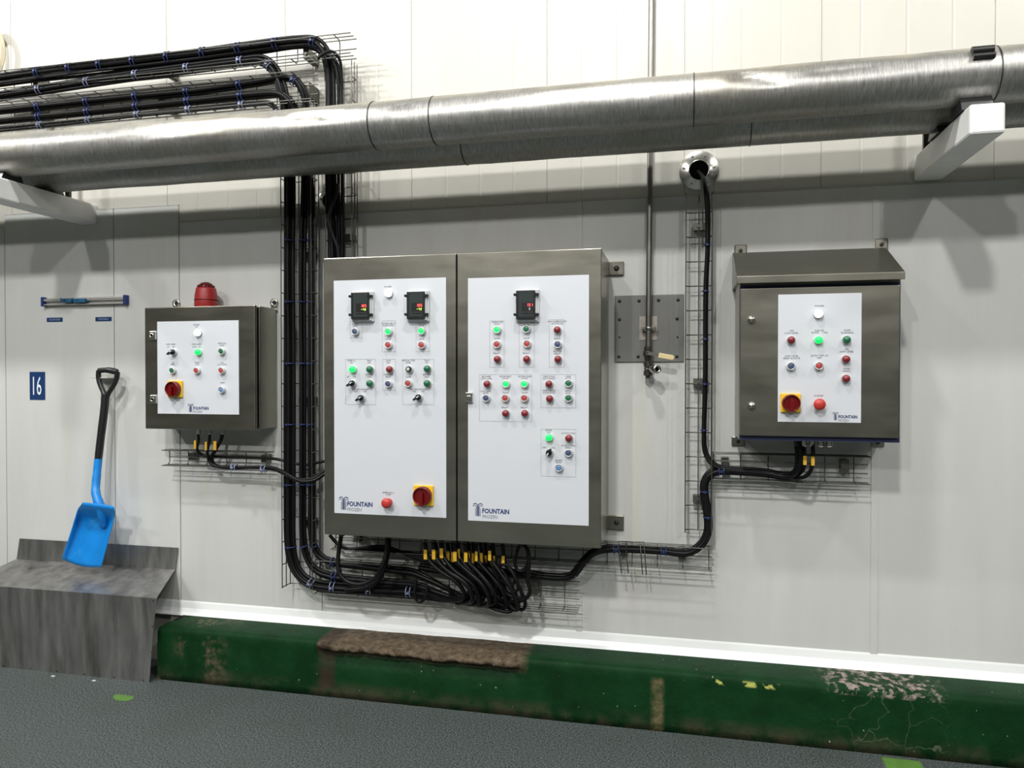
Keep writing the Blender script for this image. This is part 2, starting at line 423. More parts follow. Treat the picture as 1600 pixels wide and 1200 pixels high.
# cover strips over two joints and thin sealant beads
mb = MB(); mb.box((xe[4] - 0.003, -0.009, Z0), (xe[5] + 0.003, -0.0055, 2.082)); struct(mb, 'trim_8', M['sheet'], 'narrow white joint strip right of the double-door cabinet', bevel=0.001)
mb = MB(); mb.box((xe[6] - 0.003, -0.009, Z0), (xe[7] + 0.003, -0.0055, 2.082)); struct(mb, 'trim_9', M['sheet'], 'narrow white joint strip behind the right box', bevel=0.001)
mb = MB()
for (a, b, zt) in sheets: mb.box((a, -0.0068, zt - 0.001), (b, 0.0, zt + 0.003))
struct(mb, 'trim_10', M['seal'], 'thin grey sealant bead along the top of the white sheets')
# white cove skirting above the kerb
mb = MB(); P = [(0.0, 0.295), (-0.008, 0.295), (-0.010, 0.288), (-0.013, 0.262), (-0.022, 0.246), (-0.036, 0.238), (-0.038, 0.234), (0.0, 0.234)]
XS = at(277, 940).x - 0.02
mb.prism([(-11.9, y, z) for y, z in P], (21.8, 0, 0)); struct(mb, 'baseboard_back', M['trim'], 'bright white cove skirting strip above the green kerb')

# ------------------------------------------------------------------ green kerb with the broken stretch
def kerb():
    xa = at(246, 985, 0.20).x; xb = 6.4
    import mathutils.noise as NZ
    mb = MB(); step = 0.012
    prof = [(0.0, 0.236), (0.05, 0.236), (0.10, 0.235), (0.14, 0.234), (0.172, 0.233), (0.186, 0.231), (0.194, 0.2275), (0.198, 0.2215),
            (0.2005, 0.212), (0.2005, 0.192), (0.200, 0.17), (0.201, 0.15), (0.201, 0.12), (0.202, 0.09), (0.202, 0.06), (0.203, 0.03), (0.204, 0.0), (0.0, 0.0)]
    xs = []; x = xa
    while x < 1.9: xs.append(x); x += step
    while x < xb: xs.append(x); x += 0.2
    xs.append(xb); n = len(prof)
    def bump(x, a, b, s): return max(0, min(1, (x - a) / s)) * max(0, min(1, (b - x) / s))
    for i, x in enumerate(xs):
        br = bump(x, -1.52, -0.62, 0.035)
        end = max(0, 1 - (x - xa) / 0.06)
        for j, (d, z) in enumerate(prof):
            nv = NZ.noise(Vector((x * 9, d * 22, z * 22))) ; nf = NZ.noise(Vector((x * 45, d * 60, z * 60)))
            dz = 0; dd = nv * 0.0016 + nf * 0.0008
            if br > 0:
                if j < 8: dz = br * (nv * 0.002 + nf * 0.003 * (d / 0.2))
                if 4 <= j <= 8:
                    dz -= br * (0.006 + 0.010 * (x + 1.1) + 0.006 * nv); dd += br * (0.018 + 0.014 * nf)
                if j in (9,): dd -= br * (0.034 + 0.012 * nf); dz -= br * 0.002
                if j in (10,): dd -= br * (0.024 + 0.012 * nv)
                if j == 11: dd -= br * (0.006 + 0.004 * nf)
            back = 1.0
            xx = x
            if i == 0: xx = x + (0.2 - d) * 0.35 if d < 0.2 else x
            mb.v.append(Vector((xx, -(d + dd), max(0, z + dz))))
    for i in range(len(xs) - 1):
        for j in range(n - 1):
            a = i * n + j; mb.f.append([a, a + 1, a + n + 1, a + n]); mb.m.append(0); mb.sm.append(True)
    mb.f.append(list(range(n)) ); mb.m.append(0); mb.sm.append(False)
    o = mb.build('concrete_kerb', M['kerb'])
    # close the left end down to the floor
    tag(o, 'green painted concrete kerb along the foot of the wall, chipped in the middle', None, None, 'structure')
kerb()

# =================================================================== THINGS
# ------------------------------------------------------------------ insulated pipes on white beams
def big_pipe(name_label, d, zc, r, x0, x1, seams, clip=None, zslope=0.0):
    import mathutils.noise as NZ
    root = thing('insulated_pipe', ((x0 + x1) / 2, -d, zc - r), name_label, 'pipe', None)
    mb = MB(); n = 64; N = int((x1 - x0) / 0.014)
    def zc_at(x): return zc + zslope * (x - 0)
    dents = [(at(510, 210, d).x, 0.35, 0.12, 0.012), (at(300, 220, d).x, 0.25, 0.15, 0.007), (at(1160, 130, d).x, 0.55, 0.04, 0.012), (at(1300, 125, d).x, 0.45, 0.11, 0.009),
             (at(1200, 140, d).x, 0.2, 0.06, 0.008), (at(640, 175, d).x, 0.5, 0.05, 0.006), (at(440, 190, d).x, 0.75, 0.09, 0.007)]
    vs = []
    for i in range(N + 1):
        x = x0 + (x1 - x0) * i / N
        for k in range(n):
            a = 2 * math.pi * k / n; ca, sa = math.cos(a), math.sin(a)
            rr = r + 0.0016 * NZ.noise(Vector((x * 5, ca * 2.5, sa * 2.5))) + 0.0006 * NZ.noise(Vector((x * 18, ca * 6, sa * 6)))
            for (dx, da, wx, dep) in dents:
                g = ((x - dx) / wx) ** 2 + ((a - da) / 0.28) ** 2
                if g < 6: rr -= dep * 0.9 * math.exp(-g) * (1 + 0.6 * NZ.noise(Vector((x * 30, a * 9, dx))))
            vs.append((x, -(d + rr * ca), zc_at(x) + rr * sa))
    fs = []
    for i in range(N):
        for k in range(n):
            k2 = (k + 1) % n; fs.append((i * n + k, (i + 1) * n + k, (i + 1) * n + k2, i * n + k2))
    mb.add(vs, fs, 0, True); mb._cap(vs[:n], 0); mb._cap(vs[-n:][::-1], 0)
    mb.build('jacket', M['jacket'], root)
    for px in seams:
        x = at(px, 150, d).x; m2 = MB()
        z = zc_at(x)
        m2.lathe((x - 0.0018, -d, z), (1, 0, 0), [(r - 0.003, 0), (r + 0.0022, 0), (r + 0.0022, 0.0035), (r - 0.003, 0.0035)], 48)
        m2.build('jacket_seam', M['bolt'], root)
    if clip:
        x = at(clip[0], clip[1], d + r * 0.9).x; m3 = MB()
        for (a, h) in ((0.62, 0.028), (0.36, 0.020)):
            c = Vector((x, -(d + (r + 0.006) * math.cos(a)), zc_at(x) + (r + 0.006) * math.sin(a)))
            m3.cyl(c - Vector((0.034, 0, 0)), c + Vector((0.026, 0, 0)), h * 0.5, 8)
        o = m3.build('clamp_lug', M['black'], root); o['label'] = 'black two-ridged clamp lug'
    return root
ZSL = 0.0025
big_pipe('large dented aluminium-clad pipe nearest the camera, with a black clamp lug', 0.46, 2.302, 0.086, -6.0, 2.2, [588, 681, 1084, 1549], (1538, 92), ZSL)
big_pipe('second aluminium-clad pipe behind and just below the large front one', 0.24, 2.286, 0.085, -6.0, 2.2, [728, 1172], None, ZSL)
def beam(x0, x1, label):
    root = thing('support_beam', ((x0 + x1) / 2, 0, 2.09), label, 'beam')
    mb = MB(); mb.box((x0, -0.565, 2.094), (x1, 0.0, 2.187), bev=0.008); mb.build('beam', M['paintwhite'], root)
    m2 = MB()
    for d in (0.46, 0.24):
        xc = (x0 + x1) / 2 - 0.01
        m2.prism([(xc - 0.045, -(d + 0.055), 2.187), (xc - 0.045, -(d + 0.04), 2.226 if d > .4 else 2.212), (xc - 0.045, -(d - 0.04), 2.226 if d > .4 else 2.212), (xc - 0.045, -(d - 0.055), 2.187)], (0.09, 0, 0))
    m2.build('pipe_saddle', M['black'], root)
    m3 = MB(); xr = x0 + 0.016
    m3.box((xr - 0.011, -0.10, 2.187), (xr + 0.011, -0.085, 2.36)); m3.build('hanger_strap', M['bolt'], root)
    return root
beam(0.850, 0.948, 'white painted square beam end at the upper right, holding up the pipes')
beam(-2.865, -2.767, 'white painted square beam at the left edge under the pipes')

# ------------------------------------------------------------------ wire trays
WR = 0.0024
def wire(mb, pts, r=WR): mb.tube(pts, r, 6, 0, 1)
def tray(label, axis, a0, a1, lo, hi, back, front, pitch=0.1, nbase=2, brackets=(), endflare=0, name='wire_cable_tray'):
    """axis 'h': runs along x from a0 to a1 between heights lo..hi; 'v': runs along z from a0 to a1 between x lo..hi"""
    def p(u, v, d): return (u, -d, v) if axis == 'h' else (v, -d, u)
    root = thing(name, p((a0 + a1) / 2, lo, back), label, 'cable tray')
    mb = MB()
    for k in range(nbase + 2):
        v = lo + (hi - lo) * k / (nbase + 1); wire(mb, [p(a0, v, back), p(a1, v, back)])
    for v in (lo, hi):
        for d in (back + (front - back) * 0.5, front): wire(mb, [p(a0, v, d), p(a1, v, d)])
    u = a0 + 0.004; c = 0.012
    while u < a1:
        wire(mb, [p(u, lo, front), p(u, lo, back + c), p(u, lo + c, back), p(u, hi - c, back), p(u, hi, back + c), p(u, hi, front)])
        u += pitch
    mb.build('wire_mesh', M['galv'], root)
    for u in brackets:
        m2 = MB(); v0 = lo + (hi - lo) * 0.30; v1 = lo + (hi - lo) * 0.80
        if axis == 'h': m2.box((u - 0.014, -back + 0.001, v0), (u + 0.014, -0.006, v1))
        else: m2.box((v0, -back + 0.001, u - 0.014), (v1, -0.006, u + 0.014))
        bo = p(u, (lo + hi) / 2, back)
        m2.cyl(bo, (bo[0], bo[1] - 0.006, bo[2]), 0.006, 8)
        m2.build('mounting_bracket', M['bracket'], root)
    return root
tray('upper wire cable tray at top left, its empty end sticking out to the right', 'h', -3.45, -1.369, 2.722, 2.806, 0.10, 0.16, 0.1, 1,
     [at(55, 130, .1).x, at(253, 105, .1).x, at(478, 80, .1).x])
tray('wider lower wire cable tray at top left, full of cables, just above the pipe', 'h', -3.45, -1.549, 2.545, 2.668, 0.10, 0.16, 0.1, 2,
     [at(55, 180, .1).x, at(253, 160, .1).x, at(478, 140, .1).x])
tray('tall vertical wire cable tray left of the double-door cabinet', 'v', 0.42, 2.56, -1.722, -1.577, 0.045, 0.115, 0.1, 2, [0.7, 1.25, 1.9])
tray('short vertical wire cable tray running down behind the cabinet top', 'v', 1.845, 2.72, -1.515, -1.392, 0.045, 0.10, 0.1, 1, [1.97])
tray('small wire cable tray under the left control box', 'h', -2.342, -1.80, 0.945, 1.015, 0.05, 0.10, 0.1, 1, [-2.225, -1.85])
tray('upper horizontal wire cable tray under the double-door cabinet, reaching out to its right', 'h', -1.50, 0.115, 0.600, 0.686, 0.05, 0.10, 0.1, 1, [-0.23, -1.40, 0.0])
tray('lowest horizontal wire cable tray just above the green kerb', 'h', -1.575, -0.409, 0.404, 0.548, 0.05, 0.105, 0.1, 3, [-1.2, -0.6])
tray('vertical ladder-like wire cable tray between the water pipe and the right box', 'v', 0.745, 2.072, 0.012, 0.112, 0.05, 0.10, 0.0965, 1, [1.95, 1.335, 0.87])
tray('horizontal wire cable tray under the right control box', 'h', 0.116, 0.684, 0.955, 1.058, 0.05, 0.10, 0.103, 2, [0.165, 0.605])
# loose bent wire offcut over the right tray
root = thing('bent_wire_clip', at(1000, 850, .11), 'two bent wire hooks hanging over the tray right of the double-door cabinet', 'wire')
mb = MB()
for (a, b) in ((968, 1006), (979, 1000)):
    y0 = 846
    wire(mb, [at(a + 3, 896, .11), at(a, 870, .11), at(a - 1, y0, .11), at(b, y0 + 1, .11), at(b + 2, 872, .11), at(b + 4, 898, .11)])
mb.build('hooks', M['galv'], root)

# ------------------------------------------------------------------ cables
def path(P): return [at(*p) for p in P]
def bundle_offsets(n, r):
    pat = {1: [(0, 0)], 2: [(-1, 0), (1, 0)], 3: [(-1, -.6), (1, -.6), (0, 1.1)], 4: [(-2, -.4), (0, -.7), (2, -.4), (0.2, 1.1)], 5: [(-2, -.6), (0, -.6), (2, -.6), (-1, 1.1), (1, 1.1)]}[n]
    return [(a * r, b * r) for a, b in pat]
def offset_path(P, off, wob, seed):
    """shift a path sideways (in the wall's plane) and outwards"""
    out = []; rnd = random.Random(seed)
    N = len(P)
    for i, p in enumerate(P):
        t = (P[min(i + 1, N - 1)] - P[max(i - 1, 0)]).normalized()
        side = t.cross(Vector((0, -1, 0)))
        side = side.normalized() if side.length > 0.2 else Vector((1, 0, 0))
        out.append(p + side * (off[0] + rnd.uniform(-wob, wob)) + Vector((0, -1, 0)) * (off[1] + rnd.uniform(-wob, wob)))
    return out
def cable(P, r, label, group=None, tagpt=None, m='cable', name='cable'):
    c = P[0]
    root = thing(name, c, label, 'cable', group)
    mb = MB(); mb.tube(P, r, 8, 0, 5); mb.build('sheath', M[m], root)
    if tagpt is not None:
        a, b = tagpt; m2 = MB(); ax = (b - a)
        side = Vector((0, -1, 0))
        mm = (a + b) / 2 + side * (r * 1.15)
        m2.box(mm - Vector((r * 0.80, 0.002, (b - a).length * 0.5)), mm + Vector((r * 0.80, 0.002, (b - a).length * 0.5)))
        o = m2.build('marker_tag', M['yellow'], root); o['label'] = 'yellow marker tag'
    return root

RC = 0.0088
tags = [(666, 865), (679, 865), (682, 867), (691, 863), (701, 867), (709, 869), (712, 868), (717, 864), (729, 869), (733, 867), (740, 871), (745, 868), (753, 870), (760, 874), (766, 867), (772, 875), (787, 875)]
tag_d = [0.20, 0.22, 0.12, 0.20, 0.12, 0.16, 0.22, 0.20, 0.22, 0.13, 0.15, 0.21, 0.14, 0.12, 0.22, 0.13, 0.19]
def pigtail(i, kind='L'):
    x, y = tags[i]; d = tag_d[i]
    w = [0, 4, -3, 6, 2, -5, 5, 1][i % 8]
    if kind == 'L':
        t = (x - 666) / 121.0; sx = 60 - 26 * t; yb = 938 + 14 * t
        return [(x + sx * 0.30 + w, yb - 4 + w * .5, .12), (x + sx * 0.75 + w, yb + w * .6, .16), (x + sx + w * .6, yb - 8 + w, d), (x + sx * .80 + w * .5, yb - 28, d + .02), (x + sx * .36, 892, d + .015), (x + 3, y + 8, d), (x - 2, 848, d)]
    return [(x + 40, 930 + w, .10), (x + 30, 925 + w, d), (x + 14, 905, d), (x + 3, 885, d), (x, y, d), (x - 1, 848, d)]
vert_end = []
BL = [(-40, 156, .12), (0, 150, .12), (100, 134, .12), (200, 119, .12), (300, 106, .12), (385, 95, .12), (412, 95, .13), (430, 112, .13), (443, 148, .12), (450, 200, .09), (453, 290, .085), (452, 400, .08), (453, 600, .08), (453, 780, .08),
      (455, 860, .08), (466, 895, .08), (490, 913, .08), (530, 918, .08), (600, 922, .08), (650, 925, .09)]
BM = [(-40, 178, .12), (0, 173, .12), (100, 163, .12), (200, 152, .12), (300, 143, .12), (400, 129, .12), (448, 121, .13), (466, 130, .13), (477, 165, .11), (475, 290, .085), (472, 420, .08), (473, 600, .08), (472, 780, .08),
      (474, 850, .08), (485, 883, .08), (508, 898, .08), (560, 905, .08), (620, 911, .08), (650, 914, .09)]
BR = [(-40, 194, .12), (0, 189, .12), (100, 179, .12), (200, 168, .12), (300, 158, .12), (400, 148, .12), (436, 147, .13), (452, 158, .13), (466, 185, .10), (484, 290, .085), (486, 420, .08), (485, 600, .08), (486, 780, .08),
      (487, 840, .08), (498, 868, .08), (522, 879, .08), (570, 885, .08), (620, 892, .08), (650, 896, .09)]
BS = [(-40, 205, .13), (0, 202, .13), (100, 192, .13), (200, 181, .13), (300, 171, .13), (400, 162, .13), (424, 163, .13), (438, 185, .12), (446, 230, .10), (448, 290, .09), (447, 500, .085), (447, 780, .085), (449, 860, .085), (459, 893, .09), (486, 916, .09), (560, 925, .09), (650, 932, .09)]
ti = 0
for (B, n, nm, grp) in ((BL, 4, 'black cable of the leftmost, widest bundle in the tall vertical tray', 'cables of the left bundle in the tall tray'),
                        (BM, 3, 'black cable of the middle bundle in the tall vertical tray', 'cables of the middle bundle in the tall tray'),
                        (BR, 3, 'black cable of the right-hand bundle in the tall vertical tray', 'cables of the right bundle in the tall tray'),
                        (BS, 2, 'thin black cable along the bottom of the lower top-left tray, then down the tall tray', 'thin cables along the lower top-left tray')):
    r = RC if n > 2 else 0.0065
    for k, off in enumerate(bundle_offsets(n, r * 0.98)):
        P = offset_path(path(B), off, 0.0012, ti)
        P += path(pigtail(ti))
        x, y = tags[ti]; d = tag_d[ti]
        cable(P, r, nm, grp, (at(x, y + 8, d), at(x, y - 7, d)))
        ti += 1
# cables of the upper tray that go down behind the cabinet's top
U1 = [(-40, 129, .13), (0, 122, .13), (100, 108, .13), (200, 97, .13), (300, 85, .13), (400, 72, .13), (470, 63, .13), (494, 67, .13), (509, 86, .12), (515, 120, .10), (516, 200, .09), (517, 290, .09), (520, 350, .09), (522, 420, .09)]
U2 = [(-40, 138, .12), (0, 131, .12), (100, 118, .12), (200, 105, .12), (300, 93, .12), (400, 80, .12), (472, 70, .12), (498, 76, .12), (520, 94, .11), (529, 125, .10), (530, 200, .08), (531, 290, .08), (532, 350, .08), (532, 420, .08)]
for (B, n, nm, grp) in ((U1, 4, 'thick black cable in the upper top-left tray that turns down to the cabinet top', 'cables of the upper top-left tray'),
                        (U2, 3, 'thinner black cable beside the thick ones, turning down further right to the cabinet top', 'thinner cables of the upper top-left tray')):
    for k, off in enumerate(bundle_offsets(n, RC)):
        cable(offset_path(path(B), off, 0.0015, k + 50), RC if n == 4 else 0.0065, nm, grp)
cable(path([(528, 288, .14), (527, 300, .15), (518, 325, .15), (513, 342, .14), (519, 365, .14), (528, 390, .13), (530, 420, .12)]), 0.0065, 'loose dark grey cable crossing in front of the bundle above the cabinet', m='cable2')
cable(path([(496, 92, .17), (505, 84, .17), (517, 80, .16), (528, 88, .14), (533, 105, .12), (534, 150, .10), (535, 290, .09), (534, 420, .09)]), 0.0065, 'short black cable arching over the bend of the upper tray cables')

# right-hand group from the right box into the double-door cabinet
BRT = [(655, 886, .10), (700, 893, .10), (760, 895, .10), (820, 897, .10), (868, 902, .10), (893, 899, .10), (910, 880, .10), (926, 864, .09), (950, 858, .08), (1000, 858, .08), (1038, 861, .08), (1072, 864, .08), (1094, 853, .08), (1106, 832, .08), (1106, 805, .08), (1101, 775, .08),
       (1101, 755, .08), (1109, 741, .08), (1125, 736, .08), (1160, 737, .08), (1200, 740, .08), (1232, 744, .10), (1247, 734, .14), (1250, 712, .15), (1247, 684, .15)]
for k, off in enumerate(bundle_offsets(3, 0.0085)):
    cable(offset_path(path(BRT), off, 0.0008, k + 80), 0.0085, 'black cable of the thick run between the right box and the double-door cabinet', 'cables between the right box and the cabinet')
H1 = [(1091, 268, .016), (1096, 274, .05), (1101, 290, .09), (1104, 320, .09), (1105, 380, .085), (1102, 450, .08), (1101, 600, .08), (1099, 690, .08), (1103, 712, .08), (1117, 729, .09), (1140, 734, .09), (1200, 738, .09), (1236, 744, .10), (1254, 735, .14), (1257, 715, .15), (1256, 694, .15)]
H2 = [(1093, 270, .016), (1099, 277, .05), (1103, 293, .085), (1107, 320, .08), (1107, 380, .075), (1104, 450, .07), (1103, 600, .07), (1101, 690, .07), (1106, 712, .075), (1119, 726, .08), (1140, 731, .08), (1200, 735, .08), (1240, 747, .11), (1262, 742, .15), (1270, 722, .16), (1270, 694, .16)]
cable(path(H1), 0.0075, 'black cable from the wall hole down the ladder-like tray, its tag further left', None, (at(1258, 712, .15), at(1256, 726, .15)))
cable(path(H2), 0.0075, 'black cable from the wall hole down the ladder-like tray, its tag further right', None, (at(1270, 713, .16), at(1269, 727, .16)))
# the left box's three cables
cable(path([(310, 676, .11), (310, 690, .11), (308, 702, .11), (316, 711, .09), (335, 713, .08), (380, 714, .08), (430, 717, .08), (455, 723, .075), (480, 726, .075), (505, 721, .08), (550, 718, .06)]), 0.0065,
      'black cable from the left gland of the left control box', None, (at(307, 688, .112), at(306, 701, .112)))
cable(path([(328, 676, .11), (327, 690, .11), (324, 706, .11), (328, 722, .10), (338, 729, .10), (380, 730, .10), (425, 733, .11), (445, 741, .13), (470, 749, .15), (492, 746, .14), (510, 734, .11), (545, 728, .10)]), 0.0065,
      'black cable from the middle gland of the left control box', None, (at(324, 690, .112), at(323, 703, .112)))
cable(path([(348, 676, .11), (345, 688, .11), (337, 702, .11), (331, 715, .10), (335, 726, .09), (355, 731, .09), (395, 730, .10), (425, 731, .11), (447, 740, .14), (470, 752, .16), (492, 750, .15), (512, 738, .12), (548, 732, .12)]), 0.0085,
      'black cable from the right gland of the left control box', None, (at(341, 690, .115), at(335, 702, .115)))
# remaining tagged cables and loops below the double-door cabinet
SIDE = [(655, 878, .09), (690, 886, .10)]
for i in range(ti, 17):
    x, y = tags[i]; d = tag_d[i]
    P = path([(515 - 0, 836, .07), (528, 850, .07), (545, 858, .08), (600, 862 - (i % 3) * 4, .08), (650, 866 + (i % 3) * 3, .085), (700, 888, .09)] + [(x - 25, 905 + (i % 3) * 6, .12)] + pigtail(i)[1:])
    cable(P, 0.0075, 'black cable from behind the cabinet edge, looping below it to a gland', 'cables looping under the double-door cabinet', (at(x, y + 8, d), at(x, y - 7, d)))
cable(path([(534, 832, .20), (531, 850, .20), (528, 875, .21), (530, 895, .22), (543, 909, .22), (565, 913, .22), (586, 903, .22), (597, 885, .22), (603, 865, .21), (606, 836, .20)]), 0.0095, 'big black cable loop hanging below the left end of the double-door cabinet')
cable(path([(608, 836, .14), (607, 860, .14), (601, 885, .13), (592, 905, .12), (575, 918, .11), (540, 922, .10)]), 0.0095, 'black cable coming down beside the big loop to the lowest tray')
cable(path([(815, 846, .20), (808, 862, .20), (805, 882, .20), (811, 892, .20), (822, 886, .20), (826, 868, .20), (820, 852, .20), (817, 846, .20)]), 0.007, 'small teardrop cable loop at the right end of the tangle')
cable(path([(817, 848, .22), (825, 862, .22), (826, 890, .22), (824, 905, .22), (828, 925, .22), (818, 937, .21), (795, 940, .18), (770, 933, .14), (740, 925, .11)]), 0.0085, 'black cable bowing down at the right end of the tangle')
cable(path([(782, 905, .2), (796, 915, .2), (806, 905, .2), (800, 890, .2), (786, 882, .2), (775, 895, .19), (778, 915, .19), (792, 928, .18), (812, 920, .17)]), 0.006, 'thin coiled black cable at the right of the tangle')
cable(path([(650, 905, .13), (648, 925, .14), (651, 938, .14), (657, 941, .14), (664, 934, .14), (668, 915, .13)]), 0.006, 'small black cable loop dipping below the lowest tray')
cable(path([(700, 915, .14), (706, 935, .14), (716, 943, .14), (727, 939, .14), (733, 920, .14)]), 0.007, 'shallow black cable loop dipping below the lowest tray, right of the small one')
cable(path([(740, 930, .16), (765, 948, .17), (785, 955, .18), (798, 955, .18), (800, 948, .18), (793, 942, .18)]), 0.0075, 'lowest black cable loop, its end curled up')
cable(path([(790, 935, .2), (798, 948, .2), (808, 953, .2), (811, 946, .2), (804, 936, .2), (795, 928, .19)]), 0.006, 'tiny black cable loop at the bottom right of the tangle')
cable(path([(770, 885, .21), (778, 905, .21), (790, 925, .2), (800, 932, .2), (822, 936, .18)]), 0.0075, 'black cable sweeping down from the right-hand tags')

# ------------------------------------------------------------------ cable ties
def tie(p, axis, rad, label, group, m='tie', double=False):
    axis = Vector(axis).normalized(); t = axis.orthogonal().normalized(); b = axis.cross(t)
    mb = MB()
    for s in ((-0.009, 0.009) if double else (0,)):
        ring = [Vector(p) + axis * s + (t * math.cos(a) + b * math.sin(a)) * rad for a in [2 * math.pi * k / 14 for k in range(14)]]
        mb.tube(ring, 0.0022, 6, 0, 1, closed=True)
    mb.box(Vector(p) + Vector((-0.004, -rad - 0.006, -0.004)), Vector(p) + Vector((0.004, -rad + 0.001, 0.004)))
    o = mb.build('cable_tie', M[m], loc=p); tag(o, label, 'cable tie', group)
def ties_on(B, pxs, rad, label, group, vertical=False, m='tie', double=True):
    P = B
    for q in pxs:
        k = 1 if vertical else 0
        for i in range(len(P) - 1):
            a, b = P[i], P[i + 1]
            if (a[k] - q) * (b[k] - q) <= 0 and a[k] != b[k]:
                t = (q - a[k]) / (b[k] - a[k]); pt = [a[j] + (b[j] - a[j]) * t for j in range(3)]
                A, Bp = at(*a), at(*b); tie(at(*pt), Bp - A, rad, label, group, m, double); break
ties_on(U1, [60, 110, 158, 210, 263, 318, 373, 431, 490], 0.024, 'blue cable tie round the thick cables in the upper top-left tray', 'ties in the upper top-left tray')
ties_on(BL, [62, 137, 213, 293, 376, 420], 0.021, 'pale cable tie round the lower cables of the upper top-left tray', 'ties on the lower cables of the upper tray', m='tiewhite')
ties_on(BM, [61, 137, 213, 293, 375, 460], 0.021, 'dark blue cable tie round the topmost cables of the wide top-left tray', 'ties on the topmost cables of the wide tray')
ties_on(BR, [62, 138, 214, 294, 377], 0.020, 'blue cable tie round the middle cables of the wide top-left tray', 'ties on the middle cables of the wide tray')
ties_on(BS, [63, 139, 215, 295, 378, 433], 0.016, 'pale cable tie round the lowest cables of the wide top-left tray', 'ties on the lowest cables of the wide tray', m='tiewhite')
for (B, rr, nm) in ((BL, .024, 'left'), (BM, .020, 'middle'), (BR, .019, 'right')):
    ties_on(B, [376, 472, 568, 663, 757, 854], rr, 'blue cable tie round the %s bundle in the tall vertical tray' % nm, 'ties on the %s bundle of the tall tray' % nm, True, double=False)
ties_on(BL, [487, 521, 578, 640], 0.024, 'pale cable tie round the bottom cables in the lowest tray', 'ties in the lowest tray', m='tiewhite')
ties_on(BM, [523], 0.021, 'blue cable tie on the middle cables at the left of the lowest tray', None)
ties_on(BR, [521], 0.020, 'blue cable tie on the upper cables at the left of the lowest tray', None)
for q in (963, 1037, 1127): ties_on(BRT, [q], 0.019, {963: 'blue cable tie on the thick run nearest the double-door cabinet', 1037: 'blue cable tie on the thick run before it turns upward', 1127: 'blue cable tie on the thick run beside the ladder-like tray'}[q], None)
ties_on(BRT, [768], 0.018, 'dark cable tie on the thick run where it climbs, upper of two', None, True, double=False)
ties_on(BRT, [808], 0.018, 'dark cable tie on the thick run where it climbs, lower of two', None, True, double=False)
for q, nm in ((383, 'topmost'), (455, 'second highest'), (530, 'middle'), (600, 'second lowest'), (672, 'lowest')): ties_on(H1, [q], 0.013, '%s blue cable tie on the cables in the ladder-like tray' % nm, None, True, double=False)
tie(at(366, 730, .10), (1, 0, 0), 0.014, 'cable tie on the lower cables in the left box tray, left one', None, 'tiewhite', True)
tie(at(412, 733, .11), (1, 0, 0), 0.014, 'cable tie on the lower cables in the left box tray, right one', None, 'tiewhite', True)

# ------------------------------------------------------------------ wall entries
def entry(c, ro, ri, label, hole=True):
    root = thing('wall_entry_flange', c, label, 'flange')
    mb = MB(); c = Vector(c)
    mb.lathe(c, (0, -1, 0), [(ro, 0), (ro, 0.0085), (ro * 0.98, 0.0095), (ri * 1.12, 0.0100), (ri * 1.08, 0.015), (ri, 0.015), (ri, 0.0095)], 40)
    mb.build('flange_ring', M['steel2'], root)
    m2 = MB(); m2.lathe(c, (0, -1, 0), [(ri * 0.99, 0.0), (ri * 0.99, 0.0125)], 32); m2.build('hole_shade_disc', M['dark'], root)  # solid disc, coloured black for the darkness of the hole
    m3 = MB()
    for a in (0.15, 1.2, 2.0, 2.95, 4.2, 5.3):
        q = c + Vector((math.cos(a), 0, math.sin(a))) * ro * 0.78
        m3.lathe(q, (0, -1, 0), [(0.005, 0.006), (0.005, 0.011), (0.002, 0.013)], 8)
    m3.build('flange_screws', M['steel2'], root)
entry(at(1092, 267, 0), 0.078, 0.038, 'round steel wall flange with a dark hole that two cables come out of')
entry(at(517, 314, 0), 0.060, 0.034, 'round steel wall flange half hidden behind the cables above the cabinet')

